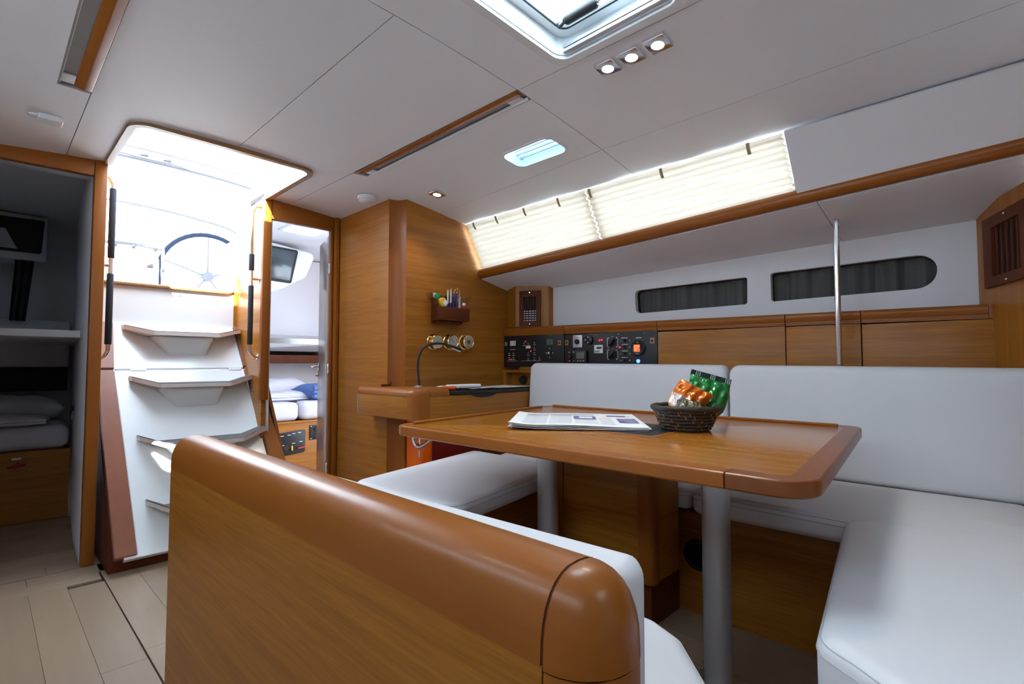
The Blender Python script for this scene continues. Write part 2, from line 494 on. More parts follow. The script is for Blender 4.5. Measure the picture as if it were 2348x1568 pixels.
outer = [(-.30, 1.10), (2.64, 1.10), (2.64, uz(2.64)+.02), (1.2, uz(1.2)+.02), (-.30, uz(-.3)+.02)]
mk('hull_lining', holed(outer, [P1, P2], lambda a, b, k: (hx(a)+k*.035, a, b), True), liner, wr, smooth=20)
mk('hull_backing', B(2.92, 2.95, -1.9, 2.7, -.05, 1.75), gelm, wr)
for i, P in enumerate((P1, P2)):
    wo = struct('window_%d' % (i+1))
    mk('frame', J(holed(P, [offs(P if area2(P) > 0 else P[::-1], .003)], lambda a, b, k: (hx(a)+.030+k*.02, a, b), True)), blackm, wo)
    y0 = min(p[0] for p in P); y1 = max(p[0] for p in P)
    def cur(u, v):
        y = y0-.05+(y1-y0+.10)*u
        return (hx(y)+.052+.012*math.sin(u*(38 if i else 30))*(.3+v*.7)+.006*math.sin(u*91), y, 1.24+.30*v)
    mk('curtain', grid(cur, 90, 4), curtain, wo)
    mk('outer_pane', holed(P, [], lambda a, b, k: (hx(a)+.075, a, b), False), blackm, wo)
    if i: mk('catch', B(hx(.84)+.01, hx(.84)+.03, .875, .884, 1.447, 1.470, .002), chrome, wo)

rail = struct('trim_1')
def railbm(ya, yb):
    prof = [(2.366, .004), (2.40, .004), (2.405, -.02), (2.40, -.054), (2.372, -.056), (2.354, -.044), (2.349, -.026), (2.354, -.008)]
    n = 16; bm = bmesh.new(); rings = []
    for i in range(n+1):
        y = ya+(yb-ya)*i/n; rings.append([bm.verts.new((x, y, sz(y)+z)) for x, z in prof])
    for i in range(n):
        for k in range(len(prof)): bm.faces.new((rings[i][k], rings[i][(k+1) % 8], rings[i+1][(k+1) % 8], rings[i+1][k]))
    bm.faces.new(rings[0]); bm.faces.new(rings[-1][::-1]); return bm
mk('rail_length', railbm(-.9, 2.035), cherry_y, rail, smooth=50)
mk('rail_length', railbm(2.037, 2.62), cherry_y, rail, smooth=50)

win = struct('window_3')
mk('glass', ruled(lambda y: (2.262, y, 1.965), lambda y: (2.425, y, sz(y)+.0), (.60, 2.60)), glass, win)
mk('upper_frame', B(2.235, 2.275, .58, 2.66, 1.950, 1.985, .003), liner, win)
for y in (.60, 1.60, 2.60):
    mk('mullion', X(B(-.014, .014, -.03, .03, -.17, .17, .003), Matrix.Translation((2.342, y, 1.815)) @ Matrix.Rotation(R(-31), 4, 'Y')), liner, win)

def blind(ya, yb, label, clips):
    t = thing('pleated_blind', label, 'blind', (2.30, (ya+yb)/2, 1.80), group='pleated blinds over the coachroof window')
    rows = 9; n = 40; bm = bmesh.new(); G = []
    T0 = Vector((2.226, 0, 1.938)); 
    for j in range(rows*2+1):
        row = []
        for i in range(n+1):
            y = ya+(yb-ya)*i/n
            b_ = Vector((2.372, 0, sz(y)+.004))
            p = T0.lerp(b_, j/(rows*2)); nrm = Vector((-.86, 0, -.5))
            d = (.006 if j % 2 else -.006)*(1 if j else 0)+.0022*math.sin(y*11+j)+.0014*math.sin(y*29+j*2)
            p = p+nrm*d
            row.append(bm.verts.new((p.x, y+(.006*((j % 2)-.5) if i in (0, n) else 0), p.z)))
        G.append(row)
    for j in range(rows*2):
        for i in range(n): bm.faces.new((G[j][i], G[j][i+1], G[j+1][i+1], G[j+1][i]))
    mk('pleated_cloth', bm, blindm, t, smooth=0)
    for y in clips:
        mk('clip', tube(smooth_path([(2.218, y, 1.936), (2.222, y, 1.924), (2.232, y, 1.906), (2.243, y, 1.894)], 3), .0075, 8, flat=.3), tan, t)
blind(.625, 1.598, 'long pleated cream blind glowing next to the plain white lining', [.76, 1.16, 1.575])
blind(1.606, 2.575, 'shorter pleated cream blind glowing beside the teak bulkhead', [1.79, 2.05, 2.29, 2.50])

# ---- left side (behind the camera's shoulder): mirrored coachroof with an open window, hull
wl = struct('wall_left')
mk('hull_lining', B(-1.12, -1.08, -2.0, 3.36, -.05, 1.72), liner, wl)
mk('side_deck_lining', hull_pts([(-1.1, -2, 1.60), (-.72, -2, 1.66), (-.72, 3.36, 1.66), (-1.1, 3.36, 1.60), (-1.1, -2, 1.64), (-.72, -2, 1.70), (-.72, 3.36, 1.70), (-1.1, 3.36, 1.64)]), liner, wl)
mk('coachroof_lining', hull_pts([(-.56, 2.6, 1.95), (-.72, 2.6, 1.66), (-.72, 3.4, 1.66), (-.56, 3.4, 1.95), (-.60, 2.6, 1.97), (-.76, 2.6, 1.68), (-.76, 3.4, 1.68), (-.60, 3.4, 1.97)]), liner, wl)
mk('coachroof_lining', hull_pts([(-.56, -2, 1.95), (-.72, -2, 1.66), (-.72, -.6, 1.66), (-.56, -.6, 1.95), (-.60, -2, 1.97), (-.76, -2, 1.68), (-.76, -.6, 1.68), (-.60, -.6, 1.97)]), liner, wl)
w4 = struct('window_4')
mk('glass', grid(lambda u, v: (-.575-.16*u, -.6+3.2*v, 1.96-.28*u), 1, 1), glass, w4)
mk('blind_cloth', grid(lambda u, v: (-.562-.16*u, -.6+3.2*v, 1.95-.28*u), 1, 1), milky, w4)

# ---- forward bulkhead (right edge of the picture), the rest of the saloon behind the camera
wf = struct('wall_forward')
d = Vector((-.24, -.095, 0)).normalized(); n_ = Vector((d.y, -d.x, 0))
def fwd_plate(a, b, z0, z1, o0, o1):
    p = Vector((2.86, .0738, 0)); q = [p+d*a, p+d*b]
    v = [q[0]+n_*o0, q[1]+n_*o0, q[1]+n_*o1, q[0]+n_*o1]
    return [tuple(x+Vector((0, 0, z0))) for x in v]+[tuple(x+Vector((0, 0, z1))) for x in v]
mk('teak_bulkhead', hull_pts(fwd_plate(0, 1.0, 0, 1.64, -.03, 0)), teak_v, wf)
mk('white_bulkhead', B(-1.1, 2.9, -2.0, -1.95, 0, 2.1), liner, wf)
wi = struct('wall_inboard')
mk('teak_return', B(1.915, 1.945, -1.9, -.29, 0, 2.0), teak_v, wi)

# ---- aft bulkhead with the two cabin doorways
YB = 3.33
wa = struct('wall_aft')
d1 = struct('door_1')
mk('header', hull_pts([(-.6, YB-.005, 1.955), (.371, YB-.005, 1.966), (.371, YB+.035, 1.966), (-.6, YB+.035, 1.955), (-.6, YB-.005, 2.05), (.371, YB-.005, 2.07), (.371, YB+.035, 2.07), (-.6, YB+.035, 2.05)], .003), cherry_x, d1)
mk('jamb', B(.372, .424, YB-.01, YB+.05, 0, 2.06, .004), cherry_v, d1)
mk('jamb', B(-.066, -.014, YB-.01, YB+.05, 0, 2.06, .004), cherry_v, d1)
d2 = struct('door_2')
mk('header', B(1.252, 1.70, YB-.004, YB+.035, 1.925, 2.06, .003), cherry_x, d2)
mk('jamb', B(1.200, 1.250, YB-.01, YB+.03, .78, 2.06, .006), cherry_v, d2)
mk('jamb', B(1.652, 1.668, YB+.0, YB+.04, 0, 1.93, .002), cherry_v, d2)
mk('jamb_strip', B(1.672, 1.700, YB-.03, YB+.04, 0, 2.04, .004), cherry_v, d2)
mk('partition_left', B(.395, .423, YB+.05, 3.86, 0, 2.06), teak_v, wa)
mk('partition_right', B(1.222, 1.250, YB+.03, 3.90, 0, 2.06), teak_h, wa)
mk('bulkhead_beyond', B(-1.12, -.066, YB+.002, YB+.034, 0, 2.2), teak_h, wa)
mk('leak_block', B(-1.15, .424, YB+.036, YB+.30, 2.02, 2.26), gelm, wa)  # unseen fillers added to keep sky light out of the aft cabins
mk('leak_block', B(1.222, 3.0, YB+.036, YB+.20, 2.06, 2.26), gelm, wa)

# ---- wall beside the chart table
wn = struct('wall_nav')
mk('side_panel', B(1.705, 1.735, 2.692, 3.335, 0, 2.05), teak_h, wn)
arc = [(1.705, 2.692), (1.728, 2.681), (1.748, 2.660), (1.762, 2.634), (1.768, 2.602), (1.79, 2.602), (1.79, 2.70), (1.72, 2.71)]
mk('corner_post', slab(arc, 0, 2.05), cherry_v, wn, smooth=40)
navpoly = [(1.769, 0), (2.90, 0), (2.90, 1.60), (2.42, 1.66), (2.275, 2.0), (1.769, 2.05)]
mk('chart_table_bulkhead', slab(navpoly, 2.60, 2.63, 0, 'y'), teak_h, wn)
mk('edge_strip', slab([(2.268, 1.946), (2.280, 1.946), (2.43, 1.630), (2.418, 1.630)], 2.590, 2.602, 0, 'y'), cherry_x, wn)

# ---- companionway: rim, lining, sill, washboard, sky opening
co = struct('trim_2')
def rimpath():
    o = [(.425, 3.345)]+rpoly([(.425, 3.345), (.425, CY0-.012), (1.22, CY0-.012), (1.22, 3.345)], [0, .062, .062, 0], 8)[1:-1]+[(1.22, 3.345)]
    return o
RP = rimpath()
def ribbon(path, o0, o1, z0, z1):
    """band along an open plan path, o = offset to the outside"""
    nrm = []
    for i in range(len(path)):
        a = Vector(path[max(i-1, 0)]); b = Vector(path[min(i+1, len(path)-1)]); t = (b-a).normalized(); nrm.append(Vector((-t.y, t.x)))
    bm = bmesh.new(); R_ = []
    for p, n in zip(path, nrm):
        p = Vector(p); R_.append([bm.verts.new(((p+n*o).x, (p+n*o).y, z+cz((p+n*o).x))) for o, z in ((-o0, z0), (-o1, z0), (-o1, z1), (-o0, z1))])
    for a, b in zip(R_, R_[1:]):
        for k in range(4): bm.faces.new((a[k], a[(k+1) % 4], b[(k+1) % 4], b[k]))
    bm.faces.new(R_[0]); bm.faces.new(R_[-1][::-1]); return bm
mk('rim', ribbon(RP, .016, -.014, -.014, .012), trim_oak, co)
mk('lining', ribbon(RP, .004, -.010, .012, .16), gel, co)
sill = B(.40, 1.235, 3.835, 3.905, 1.478, 1.502, .008)
mk('sill', slab(rpoly([(.44, 3.83), (1.16, 3.83), (1.20, 3.85), (1.235, 3.91), (.44, 3.91)], [.01, .05, .05, 0, 0]), 1.482, 1.506, .008), trim_oak, co)
mk('sill_upright', tube(smooth_path([(1.15, 3.842, 1.494), (1.185, 3.842, 1.50), (1.205, 3.845, 1.53), (1.212, 3.85, 1.60)], 5), .009, 8), trim_oak, co)
mk('washboard_panel', B(.45, 1.215, 3.855, 3.885, 1.24, 1.485), gel, co)
mk('side_board', B(1.205, 1.30, 3.850, 3.88, 1.05, 1.502), teak_h, co)
mk('side_board', B(.426, .48, 3.850, 3.88, 1.05, 1.502), teak_h, co)
sg = tag(mk('exit_sign', B(.876, .902, 3.8525, 3.8555, 1.442, 1.462, .0008, 1), M('sign_green', (.01, .34, .16), .5)), 'small green escape route sticker on white washboard under companionway sill', 'sign')
mk('arrow', J(B(.879, .884, 3.8515, 3.853, 1.450, 1.4535), slab([(.8835, 1.4475), (.8885, 1.4518), (.8835, 1.456)], 3.8515, 3.853, 0, 'y')), paper, sg)
mk('running_figure', J(lathe([(.0, -.001), (.0022, -.001), (.0022, .0), (0, .0)], 10, (.8955, 3.852, 1.4585), 'y'), slab([(.8925, 1.4445), (.8945, 1.4445), (.8965, 1.450), (.8995, 1.446), (.9005, 1.447), (.8975, 1.453), (.8995, 1.4535), (.8995, 1.455), (.8935, 1.4555), (.8905, 1.452), (.8915, 1.4513), (.8945, 1.453)], 3.8515, 3.853, 0, 'y')), paper, sg)

# ================================================================== COMPANIONWAY LADDER
lad = thing('companionway_ladder', 'white companionway ladder with wooden sides and four grey winged steps', 'ladder', (.89, 3.1, 0))
def ly(z): return 3.05+(z-.08)*.6/.895
def lad_plate(pts, o0, o1, r=0):
    """polygon given as (x, z) on the sloping ladder plane, offsets along its outward normal"""
    nn = Vector((0, -.895, .6)).normalized()
    bm = bmesh.new()
    a = [bm.verts.new(Vector((x, ly(z), z))+nn*o0) for x, z in pts]; b = [bm.verts.new(Vector((x, ly(z), z))+nn*o1) for x, z in pts]
    N = len(pts); bm.faces.new(a); bm.faces.new(b[::-1])
    for k in range(N): bm.faces.new((a[k], a[(k+1) % N], b[(k+1) % N], b[k]))
    if r: bmesh.ops.bevel(bm, geom=list(bm.edges), offset=r, segments=2, affect='EDGES')
    return bm
mk('upper_panel', lad_plate([(.526, .974), (1.21, .980), (1.197, 1.255), (.54, 1.255)], -.02, 0, .003), gel, lad)
mk('lower_panel', lad_plate([(.553, .080), (1.262, .080), (1.21, .972), (.526, .966)], -.02, 0, .003), gel, lad)
mk('bottom_lip', lad_plate([(.50, .070), (1.30, .070), (1.30, .082), (.50, .082)], -.03, .006, .002), gel, lad)
mk('stringer', lad_plate([(.463, .080), (.552, .080), (.524, .966), (.452, .966), (.450, .66)], -.03, .012, .004), rose_v, lad)
mk('stringer', lad_plate([(.452, .974), (.524, .974), (.538, 1.25), (.47, 1.25)], -.03, .012, .004), rose_v, lad)
mk('stringer', lad_plate([(1.264, .080), (1.375, .080), (1.277, .985), (1.212, .978)], -.03, .012, .004), cherry_v, lad)
mk('stringer', lad_plate([(1.212, .986), (1.277, .990), (1.272, 1.26), (1.199, 1.26)], -.03, .012, .004), rose_v, lad)
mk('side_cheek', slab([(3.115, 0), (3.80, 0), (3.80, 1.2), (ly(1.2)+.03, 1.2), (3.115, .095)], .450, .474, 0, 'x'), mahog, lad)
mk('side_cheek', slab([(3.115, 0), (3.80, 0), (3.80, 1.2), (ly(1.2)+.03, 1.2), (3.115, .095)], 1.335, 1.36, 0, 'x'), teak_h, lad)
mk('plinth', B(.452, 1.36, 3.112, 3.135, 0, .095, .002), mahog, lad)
for x in (.60, 1.12): mk('hinge', lad_plate([(x, .965), (x+.075, .965), (x+.075, .979), (x, .979)], 0, .004), satin, lad)
for i, zt in enumerate((1.200, .895, .580, .272)):
    yb = ly(zt)+.012; xl = .575+.010*i; xr = 1.222+.012*i
    # plan outline of centre and wings: (x, y, z)
    D = .185
    P = [(xl, ly(zt)+.03, zt+.037), (xl+.008, ly(zt)-.035, zt+.037), (.705, ly(zt)-D, zt), (1.055+.01*i, ly(zt)-D, zt), (xr-.008, ly(zt)-.075, zt+.037), (xr, ly(zt)+.03, zt+.037), (1.105+.01*i, ly(zt)+.02, zt), (.68, ly(zt)+.02, zt)]
    def tread(z0, z1, ins):
        c = Vector((.885, ly(zt)-.07, 0)); bm = bmesh.new(); lo = []; hi = []
        for x, y, z in P:
            q = Vector((x, y, 0)); q = q+(c-q).normalized()*ins
            lo.append(bm.verts.new((q.x, q.y, z+z0))); hi.append(bm.verts.new((q.x, q.y, z+z1)))
        for q in ((0, 1, 2, 7), (7, 2, 3, 6), (6, 3, 4, 5)):
            bm.faces.new([hi[k] for k in q]); bm.faces.new([lo[k] for k in q][::-1])
        for k in range(8): bm.faces.new((lo[k], lo[(k+1) % 8], hi[(k+1) % 8], hi[k]))
        return bm
    tr = mk('tread', tread(-.024, -.002, 0), tread_e, lad, smooth=0)
    mk('nonslip_pad', tread(-.0022, .0012, .004), tread_g, tr, smooth=0)
    y0 = ly(zt)
    v = [(.80, ly(zt-.15)+.01, zt-.15), (1.00+.01*i, ly(zt-.15)+.01, zt-.15), (1.09+.01*i, y0+.03, zt-.02), (.69, y0+.03, zt-.02)]
    f_ = [(.82, ly(zt-.13)-.012, zt-.14), (.98+.01*i, ly(zt-.13)-.012, zt-.14), (1.03+.01*i, y0-.15, zt-.0245), (.74, y0-.15, zt-.0245)]
    br = hull_pts(v+f_); bmesh.ops.bevel(br, geom=list(br.edges), offset=.02, segments=3, affect='EDGES', profile=.6)
    mk('tread_bracket', br, gel, lad, smooth=60)

# ---- grab handles on both sides of the companionway
def handle(label, x, wall, y, zs, grips, mid):
    t = thing('grab_handle', label, 'handle', (x, y, zs[0]))
    s = (wall-x)
    path = [(wall, y+.01, zs[1]+.055), (x+s*.45, y+.005, zs[1]+.050), (x+s*.08, y, zs[1]+.018), (x, y, zs[1]-.02), (x, y, (zs[0]+zs[1])/2), (x, y, zs[0]+.02), (x+s*.08, y, zs[0]-.018), (x+s*.45, y+.005, zs[0]-.045), (wall, y+.01, zs[0]-.050)]
    mk('rail', tube(smooth_path(path, 6), .0105, 12), chrome, t, smooth=60)
    for a, b in grips: mk('foam_grip', tube([(x, y, a), (x, y, a+.004), (x, y, b-.004), (x, y, b)], [.0135, .0155, .0155, .0135], 14), rubber, t, smooth=60)
    mk('standoff', tube([(x, y, mid), (wall, y+.005, mid)], .009, 10), chrome, t, smooth=60)
    for z in (zs[0]-.050, zs[1]+.055, mid): mk('foot_plate', lathe([(0, -.004), (.018, -.004), (.018, .003), (0, .003)], 14, (wall-.003*(1 if s > 0 else -1), y+.01, z), 'x'), chrome, t)
handle('left grab handle with two long black foam grips by the companionway', .462, .424, 3.42, (1.085, 1.95), [(1.107, 1.484), (1.568, 1.943)], 1.528)
handle('right grab handle with steel top and black lower grip by the companionway', 1.168, 1.222, 3.42, (1.10, 1.96), [(1.126, 1.499), (1.595, 1.70)], 1.544)

# ================================================================== CEILING FITTINGS
def big_hatch():
    t = thing('deck_hatch', 'large open white framed deck hatch at the top of the picture', 'hatch', (1.04, .85, 2.05))
    def ringo(a, b, z0, z1, x=1.0):
        return holed(a, [b], lambda p, q, k: (p, q, cz(p)+(z1 if k else z0)), True)
    def Hr(d_): return rect(.690+d_, 1.382-d_, .602+d_, 1.102-d_, max(.030, .062-d_*.5), 8)
    mk('rim', ringo(Hr(0), Hr(.030), -.006, .010), gel, t)
    mk('well', ringo(Hr(.022), Hr(.034), .006, .075), gel, t)
    mk('frame', ringo(Hr(.020), Hr(.074), .066, .082), gel, t)
    mk('gasket', ringo(Hr(.070), Hr(.077), .062, .070), black, t)
    mk('glass_pane', holed(Hr(.06), [], lambda p, q, k: (p, q, 2.137), False), cloth_mat('sun_diffusing_pane', (.70, .86, .92), .9), t)  # pane frosted on purpose to keep direct sun off the chart table
    bl = mk('blind_cassette', B(1.322, 1.354, .66, 1.045, 2.046, 2.075, .008), satin, t)
    mk('blind_slot', B(1.318, 1.324, .67, 1.035, 2.058, 2.064), greyrec, bl)
    hd = mk('handle', tube([(1.268, .990, 2.105), (1.268, .980, 2.105), (1.268, .872, 2.105), (1.268, .862, 2.105)], [.012, .017, .017, .012], 12), black, t)
    mk('handle_arm', tube(smooth_path([(1.268, .985, 2.105), (1.272, 1.012, 2.098), (1.280, 1.020, 2.108), (1.282, 1.022, 2.122)], 4), .006, 8), black, hd)
    mk('handle_arm', tube([(1.268, .868, 2.105), (1.266, .845, 2.108), (1.266, .84, 2.138)], .006, 8), chrome, hd)
big_hatch()
t = thing('small_hatch', 'small rounded opening hatch set in the ceiling between handrail and blinds', 'hatch', (1.79, 1.58, 2.0))
Ho = rect(1.706, 1.875, 1.420, 1.748, .055, 8)
def ring2(a, b, z0, z1): return holed(a, [b], lambda p, q, k: (p, q, cz(p)+(z1 if k else z0)), True)
mk('rim', ring2(Ho, offs(Ho, .012), -.004, .008), white_pl, t)
mk('well', ring2(offs(Ho, .004), offs(Ho, .011), .004, .10), gel, t)
mk('glass_pane', holed(offs(Ho, .0), [], lambda p, q, k: (p, q, 2.115), False), cloth_mat('pale_blue_pane', (.26, .46, .58), .85), t)
for x, z in ((1.845, 2.03), (1.830, 2.045), (1.815, 2.058)): mk('slide_track', B(x, x+.009, 1.435, 1.735, z, z+.011, .002), satin, t)
mk('latch', B(1.722, 1.735, 1.56, 1.61, 2.05, 2.062, .003), black, t)
t = thing('forward_hatch', 'square deck hatch behind the camera', 'hatch', (.8, -.95, 2.05))
Ho = rect(.44, 1.16, -1.26, -.64, .06)
mk('rim', ring2(Ho, offs(Ho, .03), -.006, .010), gel, t)
mk('well', ring2(offs(Ho, .022), offs(Ho, .034), .006, .13), gel, t)
mk('glass_pane', holed(offs(Ho, .02), [], lambda p, q, k: (p, q, 2.195), False), milky, t)
t = thing('small_hatch', 'small clear hatch in the left part of the ceiling beside the camera', 'hatch', (-.13, 1.58, 2.0))
Ho = rect(-.215, -.046, 1.420, 1.748, .055, 8)
mk('rim', ring2(Ho, offs(Ho, .012), -.004, .008), white_pl, t)
mk('well', ring2(offs(Ho, .004), offs(Ho, .011), .004, .10), gel, t)
mk('glass_pane', holed(offs(Ho, .0), [], lambda p, q, k: (p, q, 2.115), False), glass, t)

def handrail(label, x0, x1, y0, y1, woodside):
    t = thing('ceiling_handrail', label, 'handrail', ((x0+x1)/2, (y0+y1)/2, 2.04))
    z = lambda x: cz(x)
    w0, w1 = (x0, x0+(x1-x0)*.52) if woodside < 0 else (x1-(x1-x0)*.52, x1)
    e_ = .006
    if woodside < 0: w0 -= e_
    else: w1 += e_
    lo0, lo1 = (-.005, .004) if woodside < 0 else (.004, -.005)
    prof = rpoly([(w0, z(w0)+.012), (w0, z(w0)+lo0), ((w0+w1)/2, z(w0)-.004), (w1, z(w1)+lo1), (w1, z(w1)+.012)], [0, .002, .02, .003, 0], 4)
    mk('wooden_grip', slab(prof, y0+.004, y1-.004, 0, 'y'), cherry_y, t, smooth=60)
    rec = J(B(x0-.008, x1+.006, y0-.006, y1+.006, z(x0)+.012, z(x0)+.018), B(x0-.006, x0, y0, y1, z(x0)+.001, z(x0)+.013), B(x1, x1+.006, y0, y1, z(x1)+.001, z(x1)+.013), B(x0, x1, y0-.006, y0, z(x0)+.001, z(x0)+.013), B(x0, x1, y1, y1+.006, z(x0)+.001, z(x0)+.013))
    mk('recess', rec, greyrec, t, smooth=0)
    g0, g1 = (w1+.002, x1) if woodside < 0 else (x0, w0-.002)
    for y in (y0+.02, y1-.09): mk('end_block', B(g0, g1, y, y+.07, z(g0)+.004, z(g0)+.0115, .003), liner, t)
    mk('edge_lip', B((x1-.003) if woodside < 0 else x0, x1 if woodside < 0 else x0+.003, y0, y1, z(x1)-.002, z(x1)+.012), white_pl, t)
handrail('recessed wooden ceiling handrail pointing from the large hatch to the companionway', 1.387, 1.456, 1.315, 2.505, -1)
handrail('recessed wooden ceiling handrail in the upper left corner', .166, .254, 1.22, 2.478, 1)

def spot(x, y, s, label, lit=True):
    z = cz(x); t = thing('ceiling_spotlight', label, 'light', (x, y, z-.008), (0, math.atan(.12*(x-.83)), 0), group='square ceiling spotlights')
    mk('bezel', slab(rect(-s, s, -s, s, .004, 3), -.004, .010, .002), chrome, t, local=True)
    mk('bulb_face', lathe([(0, -.0068), (s*.50, -.0068), (s*.56, -.005), (s*.56, -.003), (0, -.003)], 24), lamp_on, t, local=True)
    mk('bulb_ring', lathe([(s*.56, -.0055), (s*.63, -.0055), (s*.63, -.003), (s*.56, -.003)], 24), satin, t, local=True)
    l = bpy.data.lights.new('spot_glow', 'SPOT'); l.energy = 5; l.spot_size = R(110); l.spot_blend = .6; l.color = (1, .88, .7); l.shadow_soft_size = .02
    o = bpy.data.objects.new('spot_glow', l); COL.objects.link(o); o.parent = t; o.location = (0, 0, -.012)
spot(1.474, .962, .037, 'square ceiling spotlight, the farthest of the row of three beside the large hatch')
spot(1.474, .869, .037, 'square ceiling spotlight, middle one of the row of three beside the large hatch')
spot(1.474, .774, .037, 'square ceiling spotlight, the nearest of the row of three beside the large hatch')
spot(1.815, 2.36, .040, 'single square ceiling spotlight near the teak bulkhead corner')
t = thing('smoke_alarm', 'round white smoke alarm on the ceiling near the teak bulkhead', 'alarm', (1.60, 2.775, cz(1.6)))
mk('base', lathe([(0, 0), (.055, 0), (.056, .012), (.052, .020), (0, .020)], 28, (1.60, 2.775, cz(1.6)-.001), '-z'), white_pl, t, smooth=50)
mk('cap', lathe([(.046, .018), (.046, .030), (.038, .036), (0, .037)], 28, (1.60, 2.775, cz(1.6)-.001), '-z'), white_pl, t, smooth=50)
t = thing('ceiling_catch_box', 'small white plastic box fixed to the ceiling at far left', 'box', (.17, 2.85, cz(.17)))
mk('case', slab(rect(.128, .208, 2.815, 2.885, .01), cz(.17)-.022, cz(.17)+.002, .005), white_pl, t)
mk('tab', slab(rect(.10, .13, 2.83, 2.87, .006), cz(.17)-.012, cz(.17)+.002, .003), white_pl, t)

# ================================================================== LOCKERS AND INSTRUMENT PANELS ALONG THE HULL
KR = -math.atan(.058)     # plan angle of the locker fronts
def kp(y, z, o=0.0): return Vector((kx(y)-o, y, z))
def kplate(pts, o0, o1, r=0.0):
    """polygon in (y, z) on the locker front plane; o = distance proud of it"""
    bm = slab(pts, o0, o1, r, 'z', seg=2)
    for v in bm.verts:
        y, z, o = v.co; v.co = kp(y, z, o)
    return bm
def krect(y0, y1, z0, z1, o0, o1, r=0.0, rc=0.0):
    return kplate(rect(y0, y1, z0, z1, rc, 3), o0, o1, r)
def kmould(ya, yb, rc=0.0):
    prof = [(-.10, 0), (-.004, 0), (.006, -.002), (.012, -.008), (.014, -.018), (.012, -.030), (.006, -.041), (.003, -.0415), (.003, -.0435), (.006, -.044), (.006, -.051), (.003, -.0515), (.003, -.0535), (.005, -.054), (.005, -.058), (-.10, -.058)]
    bm = bmesh.new(); rr = []
    for y in (ya, yb): rr.append([bm.verts.new(kp(y, kz(y)+z, o)) for o, z in prof])
    for k in range(len(prof)): bm.faces.new((rr[0][k], rr[0][(k+1) % len(prof)], rr[1][(k+1) % len(prof)], rr[1][k]))
    bm.faces.new(rr[0]); bm.faces.new(rr[1][::-1]); return bm
YS = [2.592, 2.071, 1.429, .770, .464, .027]
for i, lab in ((2, 'teak locker beside the instrument panel, longest of the three fronts'), (3, 'short teak locker front behind the steel post'), (4, 'teak locker front with rounded corner at the right end')):
    ya, yb = YS[i+1]+.002, YS[i]-.002
    t = thing('locker', lab, 'locker', kp((ya+yb)/2, .8), group='teak lockers behind the settee')
    rc = [.004, .004, .004, .004]
    z1 = kz(ya)-.060
    mk('body', B(kx(ya)+.02, kx(ya)+.17, ya+.01, yb-.01, .62, 1.22), teak_h, t)
    mk('door', kplate([(ya, .62), (yb, .62), (yb, z1), (ya, z1)], -.012, .004, .002), teak_h, t)
    if i == 4:
        m_ = kmould(ya+.018, yb); m_ = J(m_, kplate(rpoly([(ya, kz(ya)-.058), (ya+.0175, kz(ya)-.058), (ya+.0175, kz(ya)), (ya, kz(ya))], [0, 0, 0, .016]), -.10, .005, .002))
    else: m_ = kmould(ya, yb)
    mk('top_moulding', m_, cherry_y, t, smooth=50)

def dot(y, z, r, h, mat, name, parent, o=.004, seg=14):
    p = kp(y, z, o); bm = lathe([(0, 0), (r, 0), (r, h*.7), (r*.8, h), (0, h)], seg)
    bm.transform(Matrix.Translation(p) @ Matrix.Rotation(KR, 4, 'Z') @ Matrix.Rotation(R(-90), 4, 'Y'))
    return mk(name, bm, mat, parent, smooth=50)
def mark(parent, y, z, w_, h_=.0028, mat=white_pl, name='print_mark', o=.0046):
    return mk(name, krect(y-w_/2, y+w_/2, z-h_/2, z+h_/2, o-.001, o), mat, parent, smooth=0)

t1 = thing('instrument_panel', 'black switch panel with small screens next to the teak bulkhead', 'instrument panel', kp(2.33, .98), group='instrument panels')
mk('top_moulding', kmould(YS[1]+.002, YS[0]+.006), cherry_y, t1, smooth=50)
mk('faceplate', krect(YS[1]+.002, YS[0]+.004, .985, 1.205, -.01, .004, .001), black, t1)
mk('backing_box', B(kx(2.09)+.015, kx(2.1)+.15, 2.09, 2.58, .99, 1.2), blackm, t1)
mk('square_sensor', krect(2.566, 2.588, 1.134, 1.162, .004, .007, .001), greyrec, t1)
dsp = mk('meter', krect(2.486, 2.536, 1.134, 1.168, .004, .008, .001), white_pl, t1)
mk('needle', krect(2.498, 2.501, 1.140, 1.162, .0085, .009), black, dsp)
for k in range(4): mark(t1, 2.530-.012*k, 1.108, .006, .006)
for y, z in ((2.397, 1.161), (2.351, 1.093), (2.529, 1.037)): dot(y, z, .0045, .003, red_led, 'red_lamp', t1)
mk('label_plate', krect(2.352, 2.394, 1.112, 1.130, .004, .007, .001, .004), white_pl, t1)
for y, z in ((2.545, 1.080), (2.505, 1.080), (2.545, 1.050), (2.505, 1.050), (2.41, 1.148), (2.372, 1.148), (2.318, 1.150), (2.318, 1.115), (2.318, 1.082), (2.318, 1.046), (2.372, 1.080), (2.372, 1.046), (2.275, 1.046)):
    dot(y, z, .005, .004, M('button_grey', (.10, .10, .11), .4) if 'button_grey' not in bpy.data.materials else bpy.data.materials['button_grey'], 'button', t1)
    mark(t1, y, z-.014, .022); mark(t1, y, z, .004, .005, o=.009)
mark(t1, 2.52, 1.026, .10, .0012); mark(t1, 2.36, 1.026, .16, .0012)
sc = mk('lcd_screen', krect(2.162, 2.214, 1.133, 1.171, .004, .007, .001), lcd, t1)
for k in range(3): mark(sc, 2.188, 1.145+.009*k, .034-.008*k, .002, blackm, 'display_line', .0078)
dot(2.191, 1.078, .019, .006, blackm, 'joystick_ring', t1, seg=20); dot(2.191, 1.078, .008, .013, white_pl, 'joystick', t1)
for a, b in ((0, .030), (0, -.030), (.026, 0), (-.026, 0)): mark(t1, 2.191+a, 1.078+b, .007, .007)
